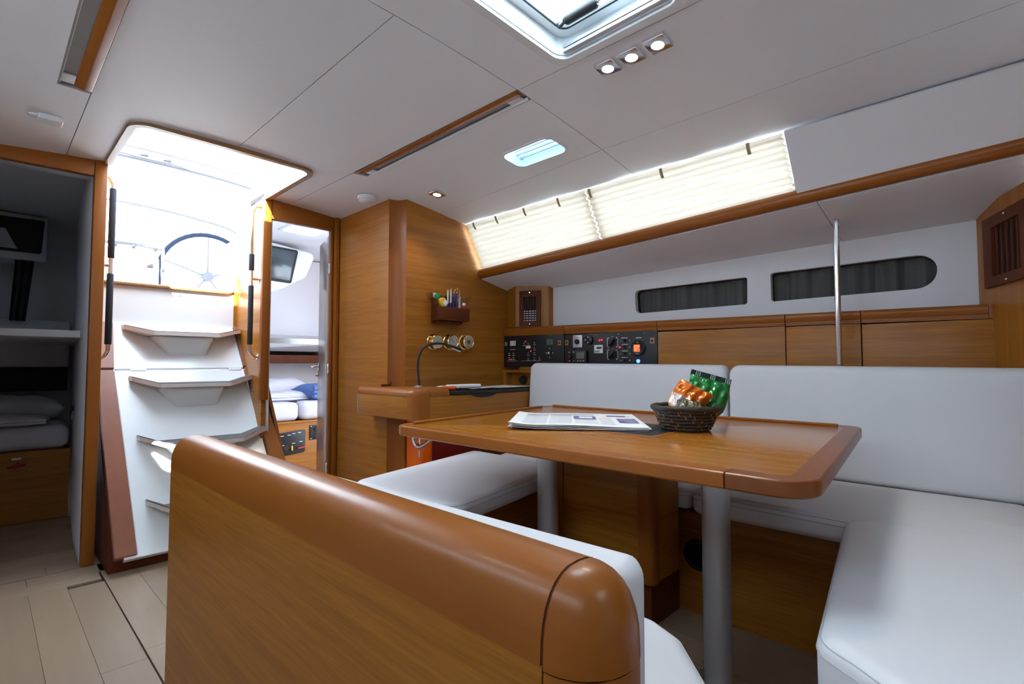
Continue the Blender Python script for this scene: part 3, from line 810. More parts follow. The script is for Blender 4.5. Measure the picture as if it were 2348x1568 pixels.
lt = mk('sticker_tile', krect(2.094, 2.122, 1.127, 1.160, .004, .009, .002), M('sticker_brown', (.40, .22, .12), .5), t1); dot(2.108, 1.143, .008, .003, mahog, 'sticker_dot', lt, .009)  # brown squares are stickers, built as plain tiles with an invented dot
stickerm = bpy.data.materials['sticker_brown']; btn = bpy.data.materials['button_grey']

t2 = thing('instrument_panel', 'black control panel with amber round gauge, radio and silver dimmer', 'instrument panel', kp(1.75, .98), group='instrument panels')
mk('top_moulding', kmould(YS[2]+.002, YS[1]-.002), cherry_y, t2, smooth=50)
mk('faceplate', krect(YS[2]+.002, YS[1]-.002, .90, 1.195, -.01, .004, .001), black, t2)
mk('backing_box', B(kx(1.45)+.015, kx(1.45)+.15, 1.45, 2.05, .92, 1.19), blackm, t2)
for y, z in ((2.051, 1.142), (1.459, 1.138)):
    lt = mk('sticker_tile', krect(y-.014, y+.014, z-.017, z+.017, .004, .009, .002), stickerm, t2); dot(y, z, .008, .003, mahog, 'sticker_dot', lt, .009)
dm = mk('dimmer', krect(1.929, 2.0, 1.109, 1.189, .004, .014, .003, .004), satin, t2)
dot(1.965, 1.146, .017, .014, black, 'dimmer_knob', dm, .013, 20); mark(dm, 1.965, 1.171, .026, .002, blackm, o=.0146)
sk = dot(1.885, 1.156, .030, .010, black, 'round_socket', t2, seg=24)
for a, b in ((0, .017), (.018, 0), (-.018, 0), (0, -.017)): dot(1.885+a, 1.156+b, .004, .003, white_pl, 'socket_mark', sk, .0135)
rd = mk('radio', krect(1.893, 2.034, 1.012, 1.090, .004, .022, .004, .005), black, t2)
mk('radio_screen', krect(1.909, 1.967, 1.038, 1.078, .021, .0235, .001), lcd2, rd)
dot(2.012, 1.054, .016, .016, blackm, 'radio_knob', rd, .02, 20)
for y in (1.985, 1.955, 1.935, 1.915): mark(rd, y, 1.024, .010, .004, o=.0232)
for y in (2.022, 1.987): dot(y, 1.080, .004, .002, white_pl, 'radio_stud', rd, .0215)
mark(rd, 2.018, 1.024, .008, .005, red_led, 'red_mark', .0232)
cd = mk('key_card', krect(1.783, 1.845, 1.071, 1.122, .004, .009, .002), white_pl, t2)
mk('card_picture', kplate([(1.795, 1.098), (1.828, 1.098), (1.824, 1.110), (1.790, 1.110)], .009, .0095), blackm, cd)
mk('card_stripe', krect(1.806, 1.842, 1.075, 1.088, .009, .0095), inkg, cd)
for y, z in ((1.807, 1.151), (1.791, 1.153), (1.669, 1.105)): dot(y, z, .006, .004, red_led, 'red_lamp', t2)
for y, z in ((1.835, 1.186), (1.678, 1.184), (1.512, 1.184)): dot(y, z, .0035, .002, satin, 'screw', t2)
for zc in (1.135, 1.061):
    sw = dot(1.719, zc, .022, .006, blackm, 'rotary_switch', t2, seg=20)
    hd = krect(-.006, .006, -.024, .024, .010, .026, .002)
    hb = B(-.008, .008, -.007, .007, -.028, .028, .003); hb.transform(Matrix.Translation(kp(1.719, zc, .016)) @ Matrix.Rotation(KR, 4, 'Z') @ Matrix.Rotation(R(40), 4, 'X')); hd.free()
    mk('switch_lever', hb, black, sw)
    for a in (-.030, .028):
        for b in (-.028, .028): dot(1.719+a, zc+b, .0038, .002, white_pl, 'position_dot', t2)
    mark(t2, 1.719, zc+.036, .012); mark(t2, 1.753, zc, .003, .052); mark(t2, 1.682, zc, .0025, .046)
for z in (1.143, 1.104, 1.065, 1.026):
    tg = dot(1.634, z, .009, .005, blackm, 'toggle_switch', t2)
    hb = tube([(0, 0, 0), (-.016, 0, .006)], [.003, .0035], 8); hb.transform(Matrix.Translation(kp(1.634, z, .007))); mk('toggle', hb, black, tg)
    mark(t2, 1.636, z+.017, .044, .0035); mark(t2, 1.663, z, .006, .003); dot(1.603, z, .0035, .002, white_pl, 'indicator', t2)
gz = mk('round_gauge', X(lathe([(0, 0), (.047, 0), (.047, .006), (.041, .011), (.037, .008), (0, .008)], 32), Matrix.Translation(kp(1.547, 1.097, .004)) @ Matrix.Rotation(KR, 4, 'Z') @ Matrix.Rotation(R(-90), 4, 'Y')), black, t2, smooth=40)
mk('amber_display', krect(1.523, 1.572, 1.076, 1.117, .012, .0135, .0, .003), amber, gz)
dgt = M('display_digit', (.05, .02, .05), .5)
for y, segs in ((1.5505, 'b'), (1.541, 'abged'), (1.5305, 'abcdefg')):
    S = {'a': (0, .010, .006, .0015), 'b': (-.003, .005, .0015, .009), 'c': (-.003, -.005, .0015, .009), 'd': (0, -.010, .006, .0015), 'e': (.003, -.005, .0015, .009), 'f': (.003, .005, .0015, .009), 'g': (0, 0, .006, .0015)}
    for s in (segs if segs != 'b' else 'bc'):
        a, b, w_, h_ = S[s]; mark(gz, y+a, 1.090+b, w_, h_, dgt, 'digit_bar', .0142)
vio = M('violet_print', (.16, .14, .50), .5)
mark(gz, 1.549, 1.131, .014, .008, vio, 'gauge_label', .0125); mark(gz, 1.547, 1.062, .026, .010, vio, 'gauge_label', .0125)
mark(t2, 1.545, 1.158, .036, .004)
dot(1.548, 1.021, .011, .008, blue_led, 'blue_lamp', t2)

# shelf under the left panel
t = thing('chart_shelf', 'small open teak shelf below the switch panel behind the chart table', 'shelf', kp(2.45, .86))
mk('shelf_board', krect(2.34, 2.60, .945, .962, -.15, .02, .003), teak_y, t)
mk('shelf_side', krect(2.575, 2.598, .80, .945, -.15, .012, .003), teak_v, t)
mk('shelf_back', krect(2.28, 2.60, .80, .945, -.06, -.05), teak_h, t)
tag(dot(2.455, .893, .030, .03, blackm, 'desk_plug_cap', None, -.048, 20), 'round black cap in the shelf below the switch panel', 'socket')

# slatted vent cabinets
def vent(label, A, Bp, z0, z1, slats, parent_loc, extra=None, mat=mahog, cup=teak_v):
    t = thing('vent_cabinet', label, 'vent', parent_loc, group='slatted vent cabinets')
    A = Vector((*A, 0)); Bv = Vector((*Bp, 0)); e = (Bv-A).normalized(); nrm = Vector((e.y, -e.x, 0)); L = (Bv-A).length
    if nrm.dot(-A) < 0: nrm = -nrm
    m4 = Matrix((( e.x, nrm.x, 0, A.x), (e.y, nrm.y, 0, A.y), (0, 0, 1, 0), (0, 0, 0, 1)))
    def loc(bm): bm.transform(m4); return bm
    fo = rect(.0, L, z0, z1); fi = rect(L*.20, L*.80, z0+(z1-z0)*.14, z1-(z1-z0)*.16)
    mk('frame', loc(holed(fo, [fi], lambda a, b, k: (a, .003+k*.012, b), True)), mat, t, smooth=0)
    mk('inner_shade', loc(B(L*.1, L*.9, .0006, .0016, z0+.02, z1-.02)), gap, t)  # dark sheet in place of the shaded hollow behind the slats
    for k in range(slats):
        a = L*(.20+.60*(k+.7)/(slats+.4)); mk('slat', loc(B(a-.0022, a+.0022, .003, .011, fi[0][1], fi[2][1], .001, 1)), mat, t, smooth=0)
    for z in (z0+(z1-z0)*.05, z1-(z1-z0)*.05): mk('screw', loc(lathe([(0, 0), (.005, 0), (.004, .003), (0, .003)], 10, (L*.5, .015, z), 'y')), chrome, t)
    return t, loc, L
t, loc, L = vent('narrow slatted vent cabinet in the corner above the switch panel', (2.606, 2.440), (2.668, 2.300), 1.268, 1.512, 4, (2.64, 2.4, 1.26))
mk('cabinet', slab([(2.640, 2.598), (2.594, 2.470), (2.690, 2.250), (2.79, 2.25), (2.79, 2.598)], 1.262, 1.60), teak_v, t, smooth=0)
for k in range(5): mk('wire', loc(B(L*.2, L*.8, .0018, .0028, 1.305+.016*k, 1.310+.016*k)), satin, t, smooth=0)
t, loc, L = vent('large slatted vent in the teak bulkhead at the right edge', (2.777, .041), (2.46, -.0845), 1.302, 1.575, 5, (2.62, 0, 1.3))

# steel post between locker and side deck
t = thing('steel_post', 'slim polished steel post standing in front of the lockers', 'post', (2.60, .527, .95))
mk('tube', tube(smooth_path([(2.602, .5235, uz(.52)+.055), (2.602, .525, 1.3), (2.602, .5265, 1.03), (2.604, .5268, 1.0), (2.612, .528, .975), (2.63, .53, .955)], 5), .0125, 14), chrome, t, smooth=60)
mk('collar', lathe([(.0125, -.02), (.0135, -.02), (.0135, .006), (.026, .010), (.026, .016), (.0125, .016)], 20, (2.602, .5235, uz(.52)+.030)), chrome, t, smooth=50)

# ================================================================== SETTEE
t = thing('settee_base', 'dark teak base of the long settee along the hull', 'settee', (2.2, 1.0, 0))
mk('front_board', B(2.03, 2.055, -.24, 2.20, 0, .430, .002), teak_h, t)
mk('seat_board', slab([(2.03, -.24), (2.60, -.02), (2.60, 2.26), (2.03, 2.26)], .405, .430), teak_h, t)
mk('back_board', B(2.592, 2.604, -.02, 2.24, .43, .93), teak_h, t)
mk('forward_base', B(1.15, 1.88, -.44, .22, 0, .395, .003), teak_h, t)
t = thing('speaker', 'round black speaker low on the settee base behind the table leg', 'speaker', (2.03, .915, .235))
mk('ring', lathe([(0, 0), (.062, 0), (.062, .006), (.052, .010), (.048, .006), (0, .006)], 28, (2.031, .915, .235), '-x'), blackm, t)
mk('cone', lathe([(.046, .006), (.02, .002), (0, .010)], 24, (2.031, .915, .235), '-x'), M('speaker_green_black', (.008, .02, .018), .6), t)

def piping(poly, z, r, parent, axis='z', n=2, dz=.010, mat=None):
    if area2(poly) < 0: poly = poly[::-1]
    for k in range(n):
        pts = [AX[axis](a, b, z-dz*k) for a, b in poly]
        mk('seam', tube(pts, r, 5, closed=True), mat or stitchm, parent)

def seat_cushion(name, label, poly, z0, z1, r, cat='cushion', crown=.012, group='white leather seat cushions', seam=.022):
    t = thing(name, label, cat, (poly[0][0], poly[0][1], z0), group=group)
    mk('cover', slab(poly, z0, z1, r, 'z', crown, 5), leather, t, smooth=70)
    pp = poly if area2(poly) > 0 else poly[::-1]
    piping(offs(pp, -.0006), z1-r*.95, .0013, t, n=1)
    piping(offs(pp, r*.18), z1-r*.42, .0013, t, n=1)
    return t
A = rpoly([(1.905, .36), (2.065, -.10), (2.10, -.205), (2.545, -.035), (2.52, .893), (1.905, .893)], [.06, .06, .034, .034, .034, .04])
seat_cushion('seat_cushion', 'white seat cushion of the long settee, partly under the table', A, .430, .515, .028)
A = rpoly([(1.935, .905), (2.52, .905), (2.50, 2.20), (1.935, 2.00)], [.034, .034, .034, .034])
seat_cushion('seat_cushion', 'white seat cushion behind the table legs at the aft end of settee', A, .430, .512, .028)
A = rpoly([(1.022, .255), (.985, .195), (.93, .125), (.90, -.45), (1.88, -.45), (1.90, -.275), (2.085, -.205), (2.045, -.10), (1.885, .33), (1.845, .372)], [.08, .08, .08, .04, .04, .04, .04, .06, .06, .05], 7)
seat_cushion('seat_cushion', 'wide white seat cushion in the right foreground with rounded corner', A, .395, .532, .034, crown=.010)

def back_cushion(label, y0, y1, slope):
    t = thing('back_cushion', label, 'cushion', (2.56, (y0+y1)/2, .53), group='white leather back cushions of the long settee')
    zt = lambda y: .994+.0105*(y-.5)
    poly = rpoly([(y0, .508), (y1+slope, .508), (y1, zt(y1)), (y0, zt(y0))], [.034, .034, .05, .034], 6)
    bm = slab(poly, 0, .085, .03, 'z', .012, 5)
    for v in bm.verts:
        y, z, o = v.co
        # wrinkles near the seat
        wv = .0025*math.sin(y*31)*max(0, 1-(z-.52)/.25)
        v.co = (2.590+.018*(1.2-y)-o+(.0)+wv, y, z)
    mk('cover', bm, leather, t, smooth=70)
    pp = [(2.590+.018*(1.2-a)-.062, a, b) for a, b in offs(poly if area2(poly) > 0 else poly[::-1], .002)]
    mk('seam', tube(pp, .0013, 5, closed=True), stitchm, t)
back_cushion('white settee back cushion next to the chart table', .984, 2.245, .035)
back_cushion('white settee back cushion below the teak lockers at the right', -.085, .974, 0)

# nav seat
t = thing('chart_seat_base', 'dark teak box base under the separate white bench cushion', 'seat base', (1.5, 1.8, 0))
mk('box', B(1.14, 1.92, 1.60, 1.98, 0, .452, .003), teak_h, t)
for x in (1.34, 1.66): mk('vent_slot', B(x, x+.10, 1.598, 1.601, .425, .4275), satin, t)
A = rpoly([(1.062, 1.945), (1.070, 1.46), (1.135, 1.352), (1.93, 1.520), (1.93, 2.16)], [.07, .07, .10, .04, .04], 7)
seat_cushion('seat_cushion', 'separate white bench cushion in front of the chart table', A, .445, .528, .030, crown=.014)

# small teak locker under the table
t = thing('bottle_locker', 'tall teak locker box hanging between the two table legs', 'locker', (1.84, 1.17, .19))
mk('side_panel', B(1.716, 1.925, 1.005, 1.355, .200, .722, .002), teak_h, t)
mk('corner_post', slab(rpoly([(1.712, .945), (1.76, .945), (1.76, 1.004), (1.712, 1.004)], [.022, 0, 0, 0]), .196, .722, .002), cherry_v, t)
mk('end_panel', B(1.762, 1.925, .947, 1.004, .200, .722, .002), teak_h, t)
mk('edge_post', B(1.712, 1.76, 1.357, 1.395, .196, .722, .006), cherry_v, t)
mk('plinth', B(1.80, 2.03, 1.0, 1.33, .0, .202), mahog, t)

# ================================================================== TABLE
tb = thing('saloon_table', 'teak saloon table with rounded solid wood edge on two steel legs', 'table', (1.62, 1.0, 0))
TP = rpoly([(1.106, .266), (2.287, .392), (2.262, 1.892), (1.098, 1.692)], [.075, .075, .09, .075], 9)
if area2(TP) < 0: TP = TP[::-1]
IN = offs(TP, .054); N = len(TP)
mk('veneer_top', slab(offs(TP, .050), .742, .7705, .001), teak_y, tb)
rimdark = wood('dark_cherry_edge', (.24, .070, .016), (.17, .046, .010), (1.5, 30, 30), con=1.0, rough=.36, coat=.15)
def seg(i0, i1, mat, name='rim'):
    ks = [(i0+k) % N for k in range((i1-i0) % N+1)]
    bm = bmesh.new(); rings = []
    for j in ks:
        o = Vector(TP[j]); i = Vector(IN[j]); e = (i-o).normalized(); L_ = (i-o).length
        prof = [(0, .739), (0, .765), (.0015, .769), (.005, .771), (L_, .771), (L_, .735), (.004, .735)]
        rings.append([bm.verts.new(((o+e*a).x, (o+e*a).y, z)) for a, z in prof])
    n7 = 7
    for a, b in zip(rings, rings[1:]):
        for k in range(n7): bm.faces.new((a[k], a[(k+1) % n7], b[(k+1) % n7], b[k]))
    bm.faces.new(rings[0]); bm.faces.new(rings[-1][::-1])
    return mk(name, bm, mat, tb, smooth=28)
# corner index ranges: 0-9 near right, 10-19 far right, 20-29 far left, 30-39 near left
def cutpt(i, j, f): # extra vertices on straight edges
    return [(TP[i][0]*(1-f)+TP[j][0]*f, TP[i][1]*(1-f)+TP[j][1]*f)]
TP = cutpt(39, 0, .930)+TP[0:20]+cutpt(19, 20, .030)+cutpt(19, 20, .033)+TP[20:40]+cutpt(39, 0, .927); N = len(TP)
IN = offs(TP, .054)
seg(0, 21, rimdark); seg(22, 24, cherry_y); seg(24, 41, cherry_y); seg(41, 43, cherry_y)
# raised fiddles along far edge and left end
def fid(a, b, name):
    a = Vector(a); b = Vector(b); e = (b-a).normalized(); n = Vector((-e.y, e.x)); w_ = .009
    q = [a-n*w_, b-n*w_, b+n*w_, a+n*w_]
    mk(name, hull_pts([(p.x, p.y, .770) for p in q]+[(p.x-(0), p.y, .780) for p in q], .003), cherry_y, tb)
fid((2.226, .46), (2.203, 1.81), 'fiddle'); fid((2.11, 1.818), (1.17, 1.658), 'fiddle')
FR = rect(1.475, 1.83, .805, 1.46)
mk('lid_frame', holed(FR, [offs(FR, .024)], lambda a, b, k: (a, b, .7700+.0018*k), True), cherry_y, tb, smooth=0)
mk('table_mat', slab(offs(FR, .024), .7690, .7720, .0005), M('black_leatherette', (.02, .021, .024), .5, bump=.3, bscale=500), tb)
for y in (1.345, .665):
    lg = mk('leg', lathe([(0, 0), (.105, 0), (.105, .008), (.055, .014), (.0415, .020), (.0415, .70), (.05, .702), (.05, .735), (0, .735)], 36, (1.60, y, 0)), satin, tb, smooth=50)
mk('underframe', B(1.5, 1.7, .5, 1.5, .722, .737, .003), cherry_y, tb)
lt = mk('latch', tube(smooth_path([(1.150, 1.62, .736), (1.145, 1.625, .715), (1.160, 1.618, .690), (1.190, 1.600, .705), (1.21, 1.585, .736)], 4), .006, 8), chrome, tb, smooth=60)
mk('latch_strap', tube([(1.165, 1.63, .700), (1.167, 1.626, .684), (1.177, 1.617, .680), (1.187, 1.608, .686), (1.193, 1.605, .70)], .006, 8, flat=1.8), M('orange_strap', (.75, .13, .01), .5), lt)

# newspaper
nps = thing('newspaper', 'folded newspaper lying on the teak table beside the basket', 'newspaper', (1.63, 1.22, .772), (0, 0, math.atan2(.29, .37)))
def npage(k, z, s=1.0):
    def f(u, v):
        x = (u-.5)*.475; y = (v-.5)*.49
        c = .003*max(0, (v-.78)/.22)**2*(1+.5*k)+.007*max(0, (.22-u)/.22)**2*max(0, (v-.2)/.8)+.0015*math.sin(v*7+k)
        return (x*s+.003*math.sin(k*2.1), y*s+.004*math.cos(k*1.7), z+c)
    return thick(grid(f, 10, 14), .0009)
for k in range(5): pg = mk('page', npage(k, .001+.0031*k), paper, nps, local=True, smooth=40)
def nz_(x, y):
    u = x/.475+.5; v = y/.49+.5; k = 4
    return .001+.0031*4+.0016+.003*max(0, (v-.78)/.22)**2*3+.007*max(0, (.22-u)/.22)**2*max(0, (v-.2)/.8)+.0015*math.sin(v*7+k)
def pr(x0, x1, y0, y1, mat, name, dz=.0): 
    def f(u, v):
        x = x0+(x1-x0)*u; y = y0+(y1-y0)*v; return (x, y, nz_(x, y)+.0004+dz)
    return mk(name, grid(f, 3, 3), mat, pg, local=True)
bm = bmesh.new(); rows = []
def txt_lines(x0, x1, y0, y1, n):
    out = []
    for k in range(n):
        x = x0+(x1-x0)*(k+.5)/n
        a = y0; b = y1*(1) if (k % 7) else y0+(y1-y0)*.6
        out.append((x-.0014, x+.0014, a, b))
    return out
cols = []
for (x0, x1, y0, y1, n) in ((-.17, .17, .115, .205, 34), (-.17, .17, .02, .105, 34), (-.17, -.02, -.075, .01, 14), (.13, .20, -.075, .205, 8), (-.19, .06, -.135, -.085, 22)):
    cols += txt_lines(x0, x1, y0, y1, n)
tb_ = bmesh.new()
for x0, x1, y0, y1 in cols:
    m = 4; prev = None
    for j in range(m+1):
        y = y0+(y1-y0)*j/m
        pair = [tb_.verts.new((x0, y, nz_(x0, y)+.0004)), tb_.verts.new((x1, y, nz_(x1, y)+.0004))]
        if prev: tb_.faces.new((prev[0], prev[1], pair[1], pair[0]))
        prev = pair
o = mk('text_lines', tb_, inkg, pg, local=True); o['kind'] = 'stuff'
ph = pr(-.005, .105, -.075, .012, ink, 'photo'); pr(.02, .085, -.062, -.010, paper, 'photo_shape', .0003); pr(-.0, .03, -.035, .008, inkg, 'photo_shape', .0003)
ph = pr(-.11, .04, -.225, -.155, ink, 'photo'); pr(-.10, -.045, -.215, -.185, inkg, 'photo_shape', .0003); pr(-.03, .03, -.215, -.165, inkg, 'photo_shape', .0003)
pr(.12, .155, -.20, -.125, ink, 'masthead'); pr(.11, .118, -.215, -.165, M('red_ink', (.55, .06, .12), .7), 'red_headline')

# ---- basket
bk = thing('basket', 'dark coiled wicker basket with orange stitching holding snack bags', 'basket', (1.735, .822, .7725))
bc = (1.735, .822)
wick = M('dark_wicker', (.035, .024, .018), .55, vary=.4, vscale=60, bump=.8, bscale=180); stm = M('orange_cane', (.52, .20, .05), .5)
mk('bottom', lathe([(0, 0), (.078, 0), (.078, .006), (0, .006)], 36, (*bc, .7725)), wick, bk)
rowsb = 7
for k in range(rowsb):
    r = .078+.034*(k/(rowsb-1))**.9; z = .780+.0118*k; rad = .0066 if k < rowsb-1 else .0095
    pts = [(bc[0]+(r+.0008*math.sin(a*9+k))*math.cos(a), bc[1]+(r+.0008*math.sin(a*9+k))*math.sin(a), z+.0012*math.sin(a*13+2*k)) for a in [2*math.pi*j/48 for j in range(48)]]
    mk('coil', tube(pts, rad, 8, closed=True), wick, bk, smooth=60)
st0 = mk('stitch', B(-.0022, .0022, -.002, .002, -.0075, .0075, .001, 1), stm, bk, local=True)
first = True
for k in range(6):
    r = .0825+.034*((k+.5)/(rowsb-1))**.9; z = .786+.0118*k-.7725
    for j in range(18):
        a = 2*math.pi*(j+.35*k)/18+.1*random.random()
        if (j+k) % 3 == 2: continue
        m4 = Matrix.Translation((r*math.cos(a), r*math.sin(a), z)) @ Matrix.Rotation(a, 4, 'Z') @ Matrix.Rotation(R(24), 4, 'Y') @ Matrix.Rotation(R(18), 4, 'X')
        if first: st0.matrix_basis = m4; first = False
        else: share('stitch', st0, bk, m4)

def foil(name, c): return M(name, c, .22, .35, .6, coat=.5)
def bag(label, w_, h_, th, m4, mat, crimp, patches, seed, n=26):
    t = thing('snack_bag', label, 'snack bag', m4.to_translation(), m4.to_euler(), group='snack bags in the basket')
    rnd = random.Random(seed); ph_ = [rnd.uniform(0, 6.28) for _ in range(12)]
    def surf(u, v, s):
        x = (u-.5)*2; y = v
        prof = max(0, (1-abs(x)**2.6))*max(0, math.sin(math.pi*min(1, max(0, (y*.93+.02))))**.55 if y < 1 else 0)
        wr_ = .006*math.sin(5*x+9*y+ph_[0])+.005*math.sin(11*x-7*y+ph_[1])+.004*abs(math.sin(9*x+3*y*5+ph_[2]))+.004*abs(math.sin(16*y-6*x+ph_[3]))
        d_ = s*(th*prof+wr_*min(1, prof*2.2))
        nar = (1-.16*prof)*(.55+.45*min(1, y*2.6))
        return Vector((x*w_/2*nar+.004*math.sin(6*y+ph_[4]), d_+.01*math.sin(2.2*y+ph_[5]), y*h_))
    bm = J(grid(lambda u, v: surf(u, v, -1), n, n), grid(lambda u, v: surf(u, v, 1), n, n))
    body = mk('foil_pouch', bm, mat, t, local=True, smooth=50)
    if crimp:
        cb = grid(lambda u, v: surf(u, 1, 0)+Vector((0, .0012*math.sin(u*120), v*.018)), 60, 3)
        mk('crimped_seal', cb, crimp, t, local=True)
    for (u0, u1, v0, v1, side, pm, nm) in patches:
        pb = grid(lambda u, v: surf(u0+(u1-u0)*u, v0+(v1-v0)*v, side)+Vector((0, side*.0007, 0)), 14, 14)
        mk(nm, pb, pm, body, local=True, smooth=50)
    return t, surf, body
gr_ = foil('green_foil', (.012, .24, .05)); orf = foil('orange_foil', (.80, .18, .01)); wht = foil('white_foil', (.75, .72, .70)); olv = foil('olive_foil', (.20, .18, .09)); dkg = foil('dark_green_foil', (.006, .03, .016)); rdf = foil('red_foil', (.45, .02, .03)); crm = foil('cream_foil', (.60, .48, .28))
vdir = R(-46)  # bags face the camera
mt = Matrix.Translation
mg = mt((1.790, .800, .790)) @ Matrix.Rotation(R(-62), 4, 'Z') @ Matrix.Rotation(R(16), 4, 'Y') @ Matrix.Rotation(R(-6), 4, 'X')
tg_, sf, bd = bag('upright green foil snack bag with dark crimped top in the basket', .140, .165, .026, mg, gr_, dkg, [(.06, .62, .10, .40, -1, crm, 'food_picture'), (.16, .55, .22, .33, -1, foil('brown_print', (.25, .06, .03)), 'food_picture')], 3)
for k in range(7): mk('letter_stroke', grid(lambda u, v: sf(.12+.075*k+.03*u, .44+.012*k+.05*v, -1)+Vector((0, -.0016, 0)), 2, 3), wht, bd, local=True)
mo = mt((1.690, .838, .785)) @ Matrix.Rotation(R(-62), 4, 'Z') @ Matrix.Rotation(R(28), 4, 'Y') @ Matrix.Rotation(R(-8), 4, 'X')
to_, sf, bd = bag('crumpled orange and white foil snack bag leaning in the basket', .120, .158, .028, mo, orf, None, [(.03, .50, .05, .66, -1, wht, 'white_label'), (.06, .40, .10, .28, -1, rdf, 'red_print')], 8)
for k in range(5): mk('letter_stroke', grid(lambda u, v: sf(.16+.05*k+.02*u, .46+.03*k+.06*v, -1)+Vector((0, -.0016, 0)), 2, 3), rdf, bd, local=True)
mv = mt((1.690, .795, .785)) @ Matrix.Rotation(R(-30), 4, 'Z') @ Matrix.Rotation(R(10), 4, 'Y') @ Matrix.Rotation(R(6), 4, 'X')
bag('small olive foil packet with pointed corner at the front of the basket', .075, .095, .016, mv, olv, None, [(.3, .7, .2, .5, -1, crm, 'label_print')], 21)

# ================================================================== FOREGROUND BENCH
bn = thing('bench', 'inboard bench with rolled solid wood back in the foreground', 'bench', (.6, 1.0, 0))
def roll(o=0.0):
    cx, hw, zb, h = .475, .065, .690, .090
    pts = []
    for k in range(17):
        q = math.pi-math.pi*k/16
        pts.append((cx+(hw+o)*math.copysign(abs(math.cos(q))**.80, math.cos(q)), zb+(h+o)*abs(math.sin(q))**.80))
    return pts
mk('side_panel', B(.4105, .440, .354, 1.840, 0, .690, .0), teak_h, bn)
mk('far_panel', B(.525, .540, .354, 1.840, 0, .690), teak_h, bn)
mk('far_end_panel', B(.440, .525, 1.825, 1.840, 0, .690), teak_h, bn)
mk('top_roll', slab([(.41, .688)]+roll()[0:]+[(.54, .688)], .356, 1.840, 0, 'y'), cherry_y, bn, smooth=70)
# rounded end: half of the profile revolved about the vertical axis through the bench centre
hp = [(x-.475, z) for x, z in roll() if x >= .475-1e-6]
def endcap(prof, a0=-180, a1=0, n=20):
    bm = bmesh.new(); G = []
    for i in range(n+1):
        a = R(a0+(a1-a0)*i/n); G.append([bm.verts.new((.475+r*math.cos(a), .352+r*1.0*math.sin(a), z)) for r, z in prof])
    for i in range(n):
        for k in range(len(prof)-1):
            try: bm.faces.new((G[i][k], G[i+1][k], G[i+1][k+1], G[i][k+1]))
            except ValueError: pass
    return bm
mk('end_cap', endcap(hp+[(.065, .686)]), cherry_x, bn, smooth=70)
mk('end_post', endcap([(.0635, .684), (.0645, .678), (.0645, .0)]), cherry_v, bn, smooth=70)
mk('joint', slab([(.411, .689)]+roll(-.0016)[0:]+[(.539, .689)], .350, .358, 0, 'y'), mahog, bn)
mk('seat_box', B(.541, .90, .50, 1.76, 0, .40, .003), teak_h, bn)
t = thing('back_cushion', 'white back cushion against the inboard bench in the foreground', 'cushion', (.6, 1.0, .5), group='white bench cushions')
poly = rpoly([(.345, .50), (1.80, .50), (1.80, .718), (.345, .746)], [.026, .026, .03, .026], 6)
bm = slab(poly, .5425, .618, .022, 'x', .004, 5)
for v in bm.verts:
    e = max(0, 1-abs(v.co.y-.36)/.10); v.co.z += .006*e*math.sin(v.co.x*90+v.co.y*60)
mk('cover', bm, leather, t, smooth=70)
mk('seam', tube([(.6125, a, b) for a, b in offs(poly, .0105)], .0013, 5, closed=True), stitchm, t)
A = rpoly([(.625, 1.78), (.625, .30), (.72, .262), (.79, .325), (.925, .452), (.955, .52), (.955, 1.78)], [.035, .05, .05, .05, .06, .06, .035], 6)
t = seat_cushion('seat_cushion', 'white seat cushion of the foreground bench beside the table leg', A, .405, .498, .030, crown=.008)
t['group'] = 'white bench cushions'

# ================================================================== CHART TABLE
ct = thing('chart_table', 'teak chart table with rolled wooden edge and black lid', 'desk', (2.0, 2.4, .70))
mk('front_board', B(1.70, 2.60, 2.262, 2.282, .700, .826, .002), teak_h, ct)
mk('side_board', B(1.602, 1.622, 2.33, 2.855, .702, .826, .002), teak_h, ct)
mk('bottom_board', B(1.612, 2.60, 2.275, 2.596, .700, .715), teak_h, ct)
mk('bottom_board', B(1.612, 1.704, 2.5965, 2.85, .700, .715), teak_h, ct)
post = rpoly([(1.600, 2.260), (1.700, 2.260), (1.700, 2.330), (1.600, 2.330)], [.055, 0, 0, 0], 8)
mk('corner_post', slab(post, .698, .828, 0), cherry_v, ct, smooth=50)
def edge_roll(path, cw=.098, z0=.828, h=.044):
    """rolled edge swept along a plan path; the outside is on the right of the path"""
    prof = [(0, 0), (0, h*.35), (.006, h*.62), (.018, h*.87), (.034, h*.98), (.048, h), (cw, h), (cw, 0)]
    bm = bmesh.new(); R_ = []
    for i, p in enumerate(path):
        a = Vector(path[max(i-1, 0)]); b = Vector(path[min(i+1, len(path)-1)]); tt = (b-a).normalized(); n = Vector((-tt.y, tt.x)); p = Vector(p)
        R_.append([bm.verts.new(((p+n*o).x, (p+n*o).y, z0+z)) for o, z in prof])
    for a, b in zip(R_, R_[1:]):
        for k in range(8): bm.faces.new((a[k], a[(k+1) % 8], b[(k+1) % 8], b[k]))
    bm.faces.new(R_[0]); bm.faces.new(R_[-1][::-1]); return bm
mk('edge_roll', edge_roll([(1.600, 2.855), (1.600, 2.7), (1.600, 2.55), (1.600, 2.332)]), cherry_y, ct, smooth=60)
pth = [(1.600, 2.330), (1.600, 2.315)]+[(1.655-.055*math.cos(R(10*k)), 2.315-.055*math.sin(R(10*k))) for k in range(1, 9)]+[(1.655, 2.26), (1.700, 2.26)]
mk('edge_corner', edge_roll(pth, .05), cherry_y, ct, smooth=60)
mk('corner_infill', slab([(1.65, 2.31), (1.70, 2.31), (1.70, 2.36), (1.65, 2.36)], .828, .8718), cherry_y, ct)
